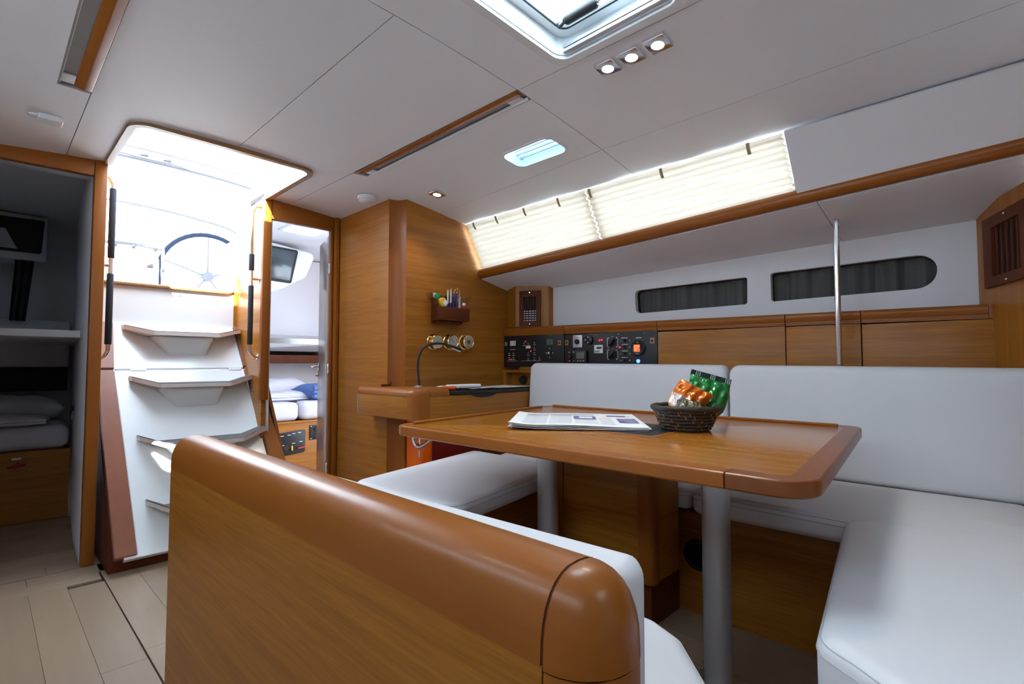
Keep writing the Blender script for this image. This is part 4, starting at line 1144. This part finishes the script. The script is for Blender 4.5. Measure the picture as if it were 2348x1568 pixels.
mk('edge_roll', edge_roll([(1.702, 2.26), (1.76, 2.26), (1.835, 2.26)], .06), cherry_x, ct, smooth=60)
mk('fixed_top', B(1.698, 1.84, 2.32, 2.597, .826, .8715), cherry_y, ct)
lid = mk('lid', slab(rect(1.845, 2.60, 2.256, 2.597, .004), .828, .850, .004), black, ct)
mk('grip_shade', slab([(2.10+.10*math.cos(R(180+10*k)), .8285+.022*math.sin(R(180+10*k))) for k in range(19)], 2.2585, 2.264, 0, 'y'), gap, ct)  # flat dark half-ellipse painting the shade of the finger cutout
mk('latch_strip', B(1.598, 1.601, 2.846, 2.852, .712, .826), satin, ct)
mk('support_rod', tube([(1.66, 2.30, .70), (1.66, 2.30, .50)], .006, 8), chrome, ct)

t = thing('reading_lamp', 'black gooseneck reading lamp bent over the chart table', 'lamp', (1.731, 2.42, .872))
mk('base', lathe([(0, 0), (.022, 0), (.022, .004), (.012, .010), (0, .010)], 20, (1.735, 2.42, .872)), satin, t)
mk('gooseneck', tube(smooth_path([(1.745, 2.42, .876), (1.738, 2.42, .92), (1.732, 2.42, .985), (1.738, 2.42, 1.04), (1.760, 2.42, 1.088), (1.800, 2.415, 1.115), (1.850, 2.41, 1.124), (1.90, 2.405, 1.124), (1.93, 2.40, 1.118)], 7), .0072, 10), blackm, t, smooth=60)
hdm = tube([(1.925, 2.40, 1.120), (1.945, 2.398, 1.114), (1.975, 2.395, 1.104), (2.01, 2.39, 1.092), (2.025, 2.388, 1.087)], [.008, .014, .020, .021, .012], 12, flat=.5)
mk('lamp_head', hdm, black, t, smooth=60)
mk('lamp_lens', tube([(1.96, 2.392, 1.0985), (2.015, 2.386, 1.080)], [.010, .012], 10, flat=.3), white_pl, t)

bkk = thing('logbook', 'open white ring binder with a rolled page lying on the black lid', 'book', (2.05, 2.4, .852), (0, 0, R(-8)))
mk('cover', B(-.20, .20, -.11, .13, 0, .004, .001), blackm, bkk, local=True)
mk('page_block', grid(lambda u, v: (-.19+.38*u, -.10+.22*v, .006+.012*math.exp(-((u-.30)/.12)**2)+.002*math.sin(u*9)), 24, 6), paper, bkk, local=True)
mk('rolled_page', tube([(-.17, -.095, .020), (.0, -.098, .021), (.06, -.10, .020)], .013, 12), paper, bkk, local=True, smooth=60)
mk('page_photo', grid(lambda u, v: (.0+.17*u, -.02+.12*v, .0085+.012*math.exp(-(((.0+.17*u+.19)/.38-.30)/.12)**2)+.002*math.sin((.0+.17*u+.19)/.38*9)), 8, 3), greyrec, bkk, local=True)
t = thing('chart_sheets', 'loose white chart sheets at the right of the ring binder', 'papers', (2.36, 2.42, .851), (0, 0, R(5)))
for k in range(3): mk('sheet', grid(lambda u, v: (-.14+.30*u+.02*k, -.13+.26*v-.01*k, .0015+.002*k+.006*(u-.5)**2), 6, 4), paper, t, local=True)
t = thing('key_float', 'orange key float with steel ring beside the ring binder', 'key float', (1.885, 2.325, .855), (0, 0, R(-20)))
mk('float', slab(rpoly([(-.05, -.018), (.03, -.018), (.05, 0), (.03, .018), (-.05, .018)], .012), 0, .022, .009), M('orange_foam', (.85, .12, .015), .6), t, local=True, smooth=60)
mk('ring', tube([(.058+.014*math.cos(a), .014*math.sin(a), .012) for a in [2*math.pi*k/16 for k in range(16)]], .002, 6, closed=True), chrome, t, local=True)
t = thing('pencil_stub', 'small dark red clamp on the rolled edge of the chart table', 'clamp', (1.66, 2.66, .872))
mk('jaw', B(1.635, 1.70, 2.640, 2.655, .872, .886, .003), mahog, t); mk('screw', tube([(1.69, 2.648, .885), (1.705, 2.648, .897)], .005, 8), mahog, t)

t = thing('red_bag', 'glossy red-orange bag with a painted lit end stowed under the chart table', 'bag', (1.92, 2.45, .36))
redb = M('bag_shaded_red', (.20, .008, .006), .35); orb = M('bag_lit_orange', (.85, .13, .006), .3)  # one red-orange bag; lit side painted orange, shaded side dark red
mk('body', slab(rpoly([(1.80, 2.42), (2.22, 2.40), (2.24, 2.56), (1.80, 2.57)], .05), .36, .69, .04, 'z', 0, 4), redb, t, smooth=60)
mk('lit_end', slab(rpoly([(1.742, 2.405), (1.835, 2.395), (1.84, 2.56), (1.745, 2.56)], .03), .37, .685, .03, 'z', 0, 4), orb, t, smooth=60)
mk('buckle', J(B(2.02, 2.07, 2.386, 2.40, .628, .642, .002), B(2.043, 2.062, 2.384, 2.40, .600, .630, .002)), greyrec, t)

# ---- rack on the bulkhead with pens
rk = thing('pen_rack', 'dark red wooden pen rack with clear sides on the teak bulkhead', 'rack', (2.08, 2.54, 1.26))
mk('back_board', B(1.957, 2.19, 2.582, 2.599, 1.262, 1.445, .003), mahog, rk)
mk('front_board', B(1.945, 2.198, 2.505, 2.518, 1.285, 1.362, .002), mahog, rk)
mk('bottom_board', B(1.95, 2.19, 2.505, 2.582, 1.278, 1.290, .002), mahog, rk)
for x in (1.948, 1.985, 2.185): mk('divider', B(x, x+.008, 2.518, 2.584, 1.288, 1.362 if x > 1.95 else 1.40, .001), mahog, rk)
mk('support', B(1.98, 2.16, 2.53, 2.584, 1.262, 1.278, .003), mahog, rk)
mk('clear_wall', hull_pts([(1.958, 2.512, 1.362), (1.962, 2.512, 1.362), (1.962, 2.58, 1.362), (1.958, 2.58, 1.362), (1.900, 2.512, 1.445), (1.904, 2.512, 1.445), (1.904, 2.58, 1.445), (1.900, 2.58, 1.445)]), acryl, rk)
mk('clear_wall', hull_pts([(2.180, 2.512, 1.362), (2.184, 2.512, 1.362), (2.184, 2.58, 1.362), (2.180, 2.58, 1.362), (2.222, 2.512, 1.450), (2.226, 2.512, 1.450), (2.226, 2.58, 1.450), (2.222, 2.58, 1.450)]), acryl, rk)
mk('clear_back', B(1.91, 2.22, 2.576, 2.579, 1.40, 1.448), acryl, rk)
silver = M('pen_silver', (.62, .63, .66), .3, .6); pblue = M('pen_blue', (.015, .03, .22), .35)
def pen(label, x, y, zt, col, tilt, gripc):
    t = thing('pen', label, 'pen', (x, y, 1.292), (0, R(tilt), 0), group='pens in the rack'); h = zt-1.292
    mk('barrel', lathe([(0, .05), (.0062, .05), (.0062, h-.02), (.0052, h-.004), (0, h-.004)], 12), col, t, local=True, smooth=50)
    mk('grip', lathe([(0, 0), (.003, .004), (.0066, .02), (.0066, h*.52), (.0062, h*.54), (0, h*.54)], 12), gripc, t, local=True, smooth=50)
    mk('push_button', lathe([(0, h-.006), (.003, h-.006), (.003, h+.006), (0, h+.007)], 10), chrome, t, local=True)
    mk('clip', B(-.0012, .0012, -.0085, -.0065, h-.055, h-.01), chrome, t, local=True)
pen('silver pen with blue grip standing left in the rack', 2.036, 2.53, 1.470, silver, 0, pblue)
pen('silver pen with blue grip standing right of its twin in the rack', 2.058, 2.53, 1.478, silver, 1, pblue)
pen('dark blue pen in the rack nearest to the silver pens', 2.086, 2.535, 1.458, pblue, 2, pblue)
pen('dark blue pen in the rack beside the brass dividers', 2.105, 2.535, 1.464, pblue, 3, pblue)
t = thing('tape_roll', 'round yellow tape dispenser sitting in the rack', 'tape', (1.995, 2.535, 1.36))
yl = M('yellow_plastic', (.80, .52, .015), .35)
mk('case', lathe([(0, -.018), (.026, -.018), (.033, -.008), (.033, .008), (.026, .018), (0, .018)], 20, (1.995, 2.535, 1.388), 'y'), yl, t, smooth=50)
mk('foot', B(1.972, 2.018, 2.522, 2.548, 1.355, 1.370, .004), yl, t)
mk('white_hub', lathe([(0, 0), (.016, 0), (.014, .004), (0, .004)], 12, (2.003, 2.516, 1.386), '-y'), paper, t)
for k in range(8): mk('hub_tooth', lathe([(0, 0), (.0045, 0), (.0045, .003), (0, .003)], 8, (2.003+.016*math.cos(k*.785), 2.516, 1.386+.016*math.sin(k*.785)), '-y'), paper, t)
t = thing('green_sharpener', 'small bright green pencil sharpener behind the yellow tape', 'sharpener', (1.962, 2.545, 1.40))
gp = M('green_plastic', (.01, .32, .12), .4)
mk('body', slab(rpoly([(1.945, 1.405), (1.972, 1.410), (1.980, 1.43), (1.966, 1.447), (1.950, 1.440)], .008), 2.535, 2.555, .004, 'y'), gp, t, smooth=50)
mk('knob', lathe([(0, -.008), (.010, -.008), (.011, 0), (.010, .008), (0, .008)], 14, (1.976, 2.545, 1.436), 'y'), gp, t, smooth=50)
mk('paper_tag', B(1.94, 1.962, 2.556, 2.558, 1.42, 1.448), paper, t)
t = thing('brass_dividers', 'brass chart dividers with round top in the rack', 'dividers', (2.125, 2.54, 1.35))
mk('bow', tube([(2.122+.024*math.cos(a), 2.545, 1.462+.026*math.sin(a)) for a in [R(-40+260*k/14) for k in range(15)]], .003, 8), brass, t, smooth=60)
mk('leg', tube([(2.141, 2.545, 1.444), (2.136, 2.545, 1.40), (2.128, 2.545, 1.30)], .003, 8), brass, t); mk('leg', tube([(2.104, 2.545, 1.444), (2.112, 2.545, 1.40), (2.124, 2.545, 1.30)], .003, 8), brass, t)
mk('hinge', lathe([(0, -.005), (.006, -.005), (.006, .005), (0, .005)], 12, (2.123, 2.545, 1.490), 'y'), brass, t)
t = thing('eraser', 'white and red eraser standing at the right end of the rack', 'eraser', (2.175, 2.535, 1.29))
mk('rubber', B(2.166, 2.184, 2.528, 2.542, 1.292, 1.402, .002), paper, t); mk('sleeve', B(2.1655, 2.1845, 2.5275, 2.5425, 1.30, 1.385, .001), M('red_card', (.5, .02, .04), .5), t)
t = thing('note_card', 'folded white card stuck upright in the rack', 'card', (2.150, 2.55, 1.29))
mk('card', hull_pts([(2.138, 2.552, 1.292), (2.162, 2.552, 1.292), (2.162, 2.554, 1.292), (2.138, 2.554, 1.292), (2.138, 2.552, 1.43), (2.158, 2.552, 1.445), (2.158, 2.554, 1.445), (2.138, 2.554, 1.43)]), paper, t)

def clock(x, z, label, style):
    t = thing('brass_instrument', label, 'gauge', (x, 2.57, z), group='brass gauges on the bulkhead')
    mk('case', lathe([(0, 0), (.050, 0), (.050, .006), (.044, .010), (.043, .035), (.046, .040), (.046, .048), (.041, .053), (.037, .050), (.037, .046), (0, .046)], 32, (x, 2.600, z), '-y'), brass, t, smooth=40)
    dl = mk('dial', lathe([(0, 0), (.0365, 0), (.0365, .001), (0, .001)], 28, (x, 2.5530, z), '-y'), paper, t)
    mk('glass_cover', lathe([(0, 0), (.037, 0), (.02, .002), (0, .0025)], 28, (x, 2.5490, z), '-y'), acryl, t)
    for k in range(12):
        a = R(30*k); mk('hour_mark', X(B(-.0008, .0008, -.0006, .0006, -.0022, .0022), mt((x+.030*math.sin(a), 2.5518, z+.029*math.cos(a))) @ Matrix.Rotation(a, 4, 'Y')), blackm, dl, smooth=0)
    if style == 2:
        mk('centre_disc', lathe([(0, 0), (.015, 0), (.013, .002), (0, .002)], 18, (x, 2.552, z), '-y'), greyrec, dl)
    for a, l_ in (((R(200), .024), (R(75), .017)) if style == 0 else ((R(-40), .028), (R(140), .016))):
        mk('hand', X(B(-.0012, .0012, -.0005, .0005, 0, l_), mt((x, 2.5512, z)) @ Matrix.Rotation(a, 4, 'Y')), blackm, dl, smooth=0)
clock(1.972, 1.143, 'brass ship clock with white dial behind the lamp neck', 0)
clock(2.100, 1.147, 'brass barometer in the middle of the three gauges', 1)
clock(2.232, 1.150, 'brass gauge with grey centre disc, right of the three', 2)

# ================================================================== CABIN DOOR AND AFT CABINS
dr = thing('cabin_door', 'open cabin door with glossy grey-brown face and steel lock', 'door', (1.668, 3.375, 0), (0, 0, math.atan2(.115, .40)-R(90)))
# local frame: +y runs along the leaf away from the hinge, -x faces the companionway
dr.rotation_euler = (0, 0, -math.atan2(.115, .40))
mk('leaf', B(0, .030, .012, .425, .03, 1.915, .002), wood('door_laminate', (.20, .13, .09), (.16, .10, .07), (30, 30, 1), rough=.30, coat=.35, con=1), dr, local=True)
mk('edge_strip', B(-.001, .031, -.002, .012, .03, 1.915, .002), cherry_v, dr, local=True)
lk = mk('lock_plate', B(-.006, 0, .375, .405, .955, 1.015, .002), chrome, dr, local=True)
mk('lever', tube(smooth_path([(-.004, .39, .985), (-.030, .39, .985), (-.040, .395, .985), (-.042, .44, .986)], 4), .008, 10), chrome, lk, local=True)
mk('turn_knob', lathe([(0, 0), (.014, 0), (.014, .014), (.010, .022), (0, .022)], 16, (-.002, .39, .925), '-x'), chrome, dr, local=True, smooth=50)
for z in (1.665, .972, .300):
    hg = mk('hinge', J(B(-.012, .012, -.035, -.004, z-.036, z+.036, .002), tube([(-.010, -.008, z-.04), (-.010, -.008, z+.04)], .006, 10)), chrome, dr, local=True)
    for a in (-.022, .022): mk('hinge_screw', lathe([(0, 0), (.004, 0), (.003, .002), (0, .002)], 8, (-.012, -.022, z+a), '-x'), satin, hg, local=True)

def cabin_box(name, plan, ztop, hole=None, skip=()):
    """walls along a plan polygon (counter-clockwise), overhead and deck above"""
    s = struct(name); N_ = len(plan)
    for i in range(N_):
        if i in skip: continue
        a = Vector(plan[i]); b = Vector(plan[(i+1) % N_]); e = (b-a).normalized(); n = Vector((e.y, -e.x))*.022
        q = [a, b, b+n, a+n]
        mk('lining', hull_pts([(p.x, p.y, 0) for p in q]+[(p.x, p.y, ztop) for p in q]), liner, s)
    mk('overhead', holed(plan, [hole] if hole else [], lambda a, b, k: (a, b, ztop+.02*k), True), vinyl, s)
    mk('deck_over', holed(offs(plan, -.02), [hole] if hole else [], lambda a, b, k: (a, b, ztop+.021+.03*k), True), gelm, s)
    return s
rc_ = cabin_box('wall_cabin_right', [(1.272, 3.37), (2.95, 3.37), (2.95, 5.62), (1.66, 5.62), (1.62, 4.4)], 2.13, rect(1.70, 2.0, 3.97, 4.35, .04), skip=(0,))
mk('upper_lining', B(1.67, 2.94, 5.40, 5.615, 1.28, 2.12), liner, rc_)
mk('slanted_locker', slab([(4.95, 1.285), (5.60, 1.285), (5.60, 1.14), (5.30, 1.14)], 1.67, 2.60, 0, 'x'), liner, rc_)
mk('wooden_shelf', B(1.67, 2.94, 5.30, 5.60, 1.015, 1.10, .004), mahog, rc_)
mk('shelf_back', B(1.67, 2.94, 5.58, 5.60, 1.10, 1.15), gap, rc_)
t = thing('hull_window', 'dark framed window in white moulded surround inside the right cabin', 'window', (1.85, 4.75, 1.8))
su = rpoly([(1.66, 1.60), (1.90, 1.70), (2.10, 1.82), (2.20, 2.06), (1.66, 2.12)], [.04, .05, .05, .05, .02])
mk('surround', slab(su, 4.72, 5.38, .03, 'y', 0, 4), gel, t, smooth=50)
mk('frame', slab(rpoly([(1.68, 1.755), (1.955, 1.745), (2.015, 2.06), (1.68, 2.07)], .02), 4.702, 4.722, .004, 'y'), blackm, t)
mk('pane', slab(rpoly([(1.70, 1.78), (1.935, 1.765), (1.99, 2.04), (1.70, 2.05)], .015), 4.696, 4.704, .001, 'y'), M('dusky_window', (.06, .08, .09), .12), t)
t = thing('cabin_hatch', 'bright deck hatch with dark edged pane above the right cabin', 'hatch', (1.85, 4.16, 2.13))
mk('rim', holed(rect(1.685, 2.015, 3.955, 4.365, .05), [rect(1.71, 1.99, 3.98, 4.34, .04)], lambda a, b, k: (a, b, 2.122+.06*k), True), white_pl, t)
mk('pane', slab(rect(1.70, 2.0, 3.97, 4.35, .04), 2.186, 2.194), pane_mat('tinted_pane', (.42, .48, .55), .05), t)
mk('lid_edge', holed(rect(1.69, 2.01, 3.96, 4.36, .05), [rect(1.715, 1.985, 3.985, 4.335, .04)], lambda a, b, k: (a, b, 2.196+.012*k), True), black, t)
bb = thing('right_berth', 'teak berth front with black switch panels in the right cabin', 'berth', (1.9, 4.55, 0))
mk('front_board', B(1.64, 2.94, 4.545, 4.575, 0, .485), teak_h, bb); mk('top_edge', B(1.64, 2.94, 4.53, 4.60, .485, .50, .004), teak_x, bb)
mk('berth_board', B(1.64, 2.94, 4.58, 5.60, .46, .485), teak_h, bb)
sp = mk('battery_switch_panel', slab(rpoly([(1.79, .20), (2.035, .225), (2.035, .425), (1.79, .405)], .015), 4.535, 4.546, .003, 'y'), black, bb)
mk('red_switch', tube([(1.965, 4.528, .262), (2.03, 4.528, .270)], .012, 8, flat=.6), M('red_knob', (.6, .02, .02), .4), sp)
mk('yellow_knob', B(1.905, 1.918, 4.515, 4.536, .25, .29, .003), yl, sp)
mk('black_switch', lathe([(0, 0), (.03, 0), (.026, .014), (0, .014)], 16, (1.865, 4.536, .275), '-y'), blackm, sp)
for x, z in ((1.83, .38), (1.89, .385), (1.93, .395), (1.98, .40), (1.84, .30), (1.93, .31), (1.995, .32)): mk('print_mark', B(x-.014, x+.014, 4.533, 4.5345, z-.0025, z+.0025), white_pl, sp, smooth=0)
sp = mk('round_switch_panel', slab(rect(2.075, 2.20, .325, .455, .006), 4.535, 4.546, .003, 'y'), black, bb)
for x, z in ((2.085, .335), (2.19, .335), (2.085, .445), (2.19, .445)): mk('screw', lathe([(0, 0), (.004, 0), (.003, .003), (0, .003)], 8, (x, 4.535, z), '-y'), chrome, sp)
for z in (.36, .42): mk('dial', lathe([(0, 0), (.026, 0), (.022, .010), (0, .010)], 16, (2.135, 4.536, z-.005), '-y'), blackm, sp)
def mattress(label, poly, z0, z1): 
    t = thing('mattress', label, 'mattress', (poly[0][0], poly[0][1], z0), group='berth mattresses')
    mk('cover', slab(poly, z0, z1, .05, 'z', .008, 5), sheet_w, t, smooth=70); return t
mattress('white mattress on the left half of the right cabin berth', rpoly([(1.65, 4.56), (1.995, 4.56), (1.995, 5.29), (1.67, 5.29)], .06), .50, .665)
mattress('white mattress on the right half of the right cabin berth', rpoly([(2.005, 4.56), (2.9, 4.56), (2.9, 5.29), (2.005, 5.29)], .06), .50, .670)
def pillow(name, label, cat, c, sx, sy, sz_, mat, seed=1, rz=0, fold=0):
    t = thing(name, label, cat, c, (0, 0, R(rz)))
    rr = random.Random(seed); p = [rr.uniform(0, 6) for _ in range(6)]
    def f(s):
        def q(u, v):
            x = 2*u-1; y = 2*v-1
            h = max(0, 1-abs(x)**3)**.5*max(0, 1-abs(y)**3)**.5
            h = h*(1+.12*math.sin(5*x+p[0])*math.cos(4*y+p[1])+.06*math.sin(11*x+7*y+p[2]))
            return (x*sx/2, y*sy/2, sz_*(.5+.5*s*h) if s > 0 else sz_*.5-sz_*.5*min(1, h*1.4))
        return q
    mk('cover', J(grid(f(1), 24, 24), grid(f(-1), 24, 24)), mat, t, local=True, smooth=80)
    if fold:
        for k in range(fold): mk('fold', tube(smooth_path([(-sx*.48, -sy*.48, sz_*(.25+.25*k)), (0, -sy*.5, sz_*(.22+.25*k)), (sx*.48, -sy*.47, sz_*(.26+.25*k))], 5), sz_*.13, 8), mat, t, local=True, smooth=60)
    return t
pillow('pillow', 'white pillow at the back of the right cabin berth', 'pillow', (1.98, 5.10, .67), .55, .36, .20, sheet_w, 3)
pillow('duvet', 'folded pale duvet lying on the right cabin berth', 'duvet', (1.93, 4.85, .668), .50, .30, .09, sheet_w, 5, 0, 2)
pillow('blue_blanket', 'folded blue blanket on the right cabin berth behind the door', 'blanket', (2.28, 4.80, .672), .40, .36, .15, M('blue_cloth', (.10, .19, .46), .85, bump=.3, bscale=40), 9, 12, 3)
lc_ = cabin_box('wall_cabin_left', [(-1.05, 3.38), (.372, 3.38), (.395, 3.87), (.52, 5.55), (-1.05, 5.55)], 2.13, rect(-.60, -.30, 4.2, 4.5, .04), skip=(0,))
t = thing('cabin_hatch', 'added small deck hatch out of view that brightens the left cabin', 'hatch', (-.45, 4.35, 2.13))  # unseen hatch added to brighten the dark left cabin
mk('rim', holed(rect(-.615, -.285, 4.185, 4.515, .05), [rect(-.59, -.31, 4.21, 4.49, .04)], lambda a, b, k: (a, b, 2.122+.06*k), True), white_pl, t)
mk('pane', holed(rect(-.60, -.30, 4.2, 4.5, .04), [], lambda a, b, k: (a, b, 2.188), False), cloth_mat('added_hatch_pane', (.30, .36, .44), .5), t)
lcab = struct('wall_cabin_step')
mk('moulded_step', B(-1.04, .48, 5.30, 5.54, .98, 1.34, .02), liner, lcab)
mk('shelf_shade', B(-1.05, .47, 5.28, 5.54, .80, .975), gap, lcab)  # solid dark block painting the shade inside the open shelf
bb = thing('left_berth', 'dark wooden berth front in the shaded left cabin', 'berth', (0, 4.52, 0))
mk('front_board', B(-1.04, .43, 4.515, 4.54, 0, .445), teak_h, bb); mk('berth_board', B(-1.04, .43, 4.54, 5.3, .42, .445), teak_h, bb)
mk('red_handle', J(tube([(.13, 4.508, .355), (.215, 4.508, .365)], .010, 8, flat=.6), tube([(.155, 4.508, .352), (.19, 4.508, .372)], .012, 8)), M('red_valve', (.45, .02, .02), .5), bb)
mk('label_plate', B(.150, .195, 4.512, 4.516, .400, .412), satin, bb)
mattress('white mattress on the left cabin berth', rpoly([(-1.0, 4.55), (.425, 4.55), (.465, 5.25), (-1.0, 5.25)], .05), .445, .60)
pillow('pillow', 'long pale pillow at the back of the left cabin berth', 'pillow', (.10, 5.05, .605), .66, .36, .17, sheet_w, 13)
pillow('duvet', 'folded white duvet on the left cabin berth', 'duvet', (.02, 4.70, .603), .62, .30, .07, sheet_w, 17, -4, 2)
t = thing('cabin_window', 'black window frame with folded grey shade inside the left cabin', 'window', (.08, 5.2, 1.9))
mk('frame', slab(rpoly([(-.25, 1.83), (.288, 1.835), (.300, 2.085), (-.25, 2.075)], .012), 5.20, 5.24, .006, 'y'), blackm, t)
mk('shade', slab([(-.20, 1.85), (.155, 1.85), (.09, 1.99), (-.20, 1.99)], 5.192, 5.20, 0, 'y'), M('pale_shade', (.55, .56, .58), .6), t)
mk('surround', B(-.4, .32, 5.24, 5.54, 1.78, 2.12, .01), liner, t)
t = thing('hanging_curtain', 'dark curtain strip hanging below the left cabin window', 'curtain', (.18, 5.25, 1.3))
mk('cloth', thick(grid(lambda u, v: (.150+.085*u-.02*(1-v)+.02*v*u, 5.27+.015*math.sin(u*14), 1.325+.49*v), 14, 6), .004), M('dark_cloth', (.03, .03, .035), .85), t)
t = thing('bedside_cable', 'thin white cable hanging by a small socket at the left berth', 'cable', (.46, 4.6, .6))
mk('wire', tube(smooth_path([(.440, 4.50, .70), (.430, 4.48, .68), (.425, 4.46, .64), (.430, 4.44, .655)], 5), .0022, 6), white_pl, t)
mk('plug', B(.430, .440, 4.49, 4.51, .69, .73, .003), black, t)

# ================================================================== COCKPIT SEEN THROUGH THE COMPANIONWAY
ck = struct('cockpit')
mk('cockpit_sole', B(-.2, 1.9, 3.92, 9, 1.16, 1.2), gelm, ck)
mk('bridge_deck', B(.43, 1.31, 3.89, 4.1, 1.2, 1.47, .02), gelm, ck)
for x0, x1 in ((-1.3, -.1), (1.75, 2.9)): mk('cockpit_seat', B(x0, x1, 5.68, 8.6, 1.2, 1.62, .03), gelm, ck)
mk('transom', B(-1.4, 3.0, 8.6, 8.8, 1.2, 1.85, .02), gelm, ck)
steel = M('darkened_steel', (.07, .07, .08), .6, 0, .3)  # steel darkened so the frames stand out against the overexposed sky
def wheel(x, label):
    t = thing('steering_wheel', label, 'steering wheel', (x, 6.3, 1.97), group='cockpit steering wheels')
    c = Vector((x, 6.3, 1.965)); r = .46
    mk('rim', tube([(c.x+r*math.cos(a), c.y, c.z+r*math.sin(a)) for a in [2*math.pi*k/40 for k in range(40)]], .024, 10, closed=True), M('blue_black_leather', (.006, .011, .024), .8, spec=.2), t, smooth=60)
    for k in range(5):
        a = R(90+72*k); mk('spoke', tube([c, (c.x+r*math.cos(a), c.y, c.z+r*math.sin(a))], .008, 8), steel, t)
    mk('hub', lathe([(0, -.03), (.05, -.03), (.05, .03), (0, .03)], 16, tuple(c), 'y'), steel, t)
wheel(1.70, 'dark rimmed steering wheel outside in the cockpit')
t = thing('binnacle', 'white binnacle pedestal with instruments behind the steering wheel', 'binnacle', (1.70, 6.45, 1.2))
mk('column', B(1.52, 1.88, 6.38, 6.62, 1.2, 2.05, .04), gelm, t)
mk('instrument', X(B(-.11, .11, -.01, .01, -.07, .07, .008), mt((1.70, 6.37, 2.02)) @ Matrix.Rotation(R(-20), 4, 'X')), M('display_blue', (.12, .22, .28), .3), t)
mk('throttle', tube([(1.55, 6.36, 1.72), (1.55, 6.28, 1.80)], .012, 8), black, t)
t = thing('cockpit_table', 'white folded cockpit table with steel grab bar outside', 'table', (.9, 5.2, 1.2))
mk('cabinet', B(.76, 1.04, 5.2, 6.2, 1.2, 1.95, .05), gelm, t)
mk('grab_bar', tube(smooth_path([(.62, 5.16, 1.2), (.62, 5.16, 1.9), (.66, 5.16, 1.985), (1.0, 5.16, 1.985), (1.05, 5.16, 1.9), (1.05, 5.16, 1.2)], 6), .014, 10), steel, t, smooth=60)
for x in (.72, .84, .99): mk('clamp', B(x-.012, x+.012, 5.135, 5.165, 1.955, 1.99, .003), black, t)
t = thing('winch', 'small dark winch post on the cockpit coaming outside', 'winch', (.93, 5.0, 1.7))
mk('post', B(.915, .945, 5.0, 5.03, 1.2, 1.79, .003), gelm, t); mk('cap', B(.908, .952, 4.99, 5.04, 1.785, 1.825, .006), black, t)
bm_ = thing('bimini', 'white bimini canopy on steel bows above the cockpit', 'canopy', (.85, 5.0, 2.5))
for y, z in ((4.35, 2.50), (4.42, 2.44), (6.4, 2.62)): mk('bow', tube(smooth_path([(-.5, y, z-.55), (-.35, y, z-.12), (.2, y, z), (.85, y, z+.03), (1.5, y, z), (2.05, y, z-.12), (2.2, y, z-.55)], 6), .011, 8), steel, bm_)
for x in (.73, .87): mk('cable_clip', B(x, x+.05, 4.34, 4.37, 2.475, 2.495, .004), black, bm_)
mk('control_line', tube(smooth_path([(.60, 4.37, 2.47), (.75, 4.36, 2.462), (.95, 4.37, 2.468), (1.05, 4.38, 2.455)], 5), .004, 6), black, bm_)
cvm = cloth_mat('canopy_cloth', (.85, .86, .86), .4)
mk('canopy', grid(lambda u, v: (-.6+2.9*u, 4.45+2.0*v, 2.52+.12*math.sin(math.pi*u)+.08*v), 12, 4), cvm, bm_)
sl = thing('sliding_hatch', 'pale sliding hatch cover over the companionway opening', 'hatch', (.82, 2.7, 2.2))
mk('cover', slab(rect(.40, 1.24, 2.10, 2.95, .03), 2.225, 2.245, .005), cloth_mat('milky_hatch', (.80, .84, .86), .30), sl)
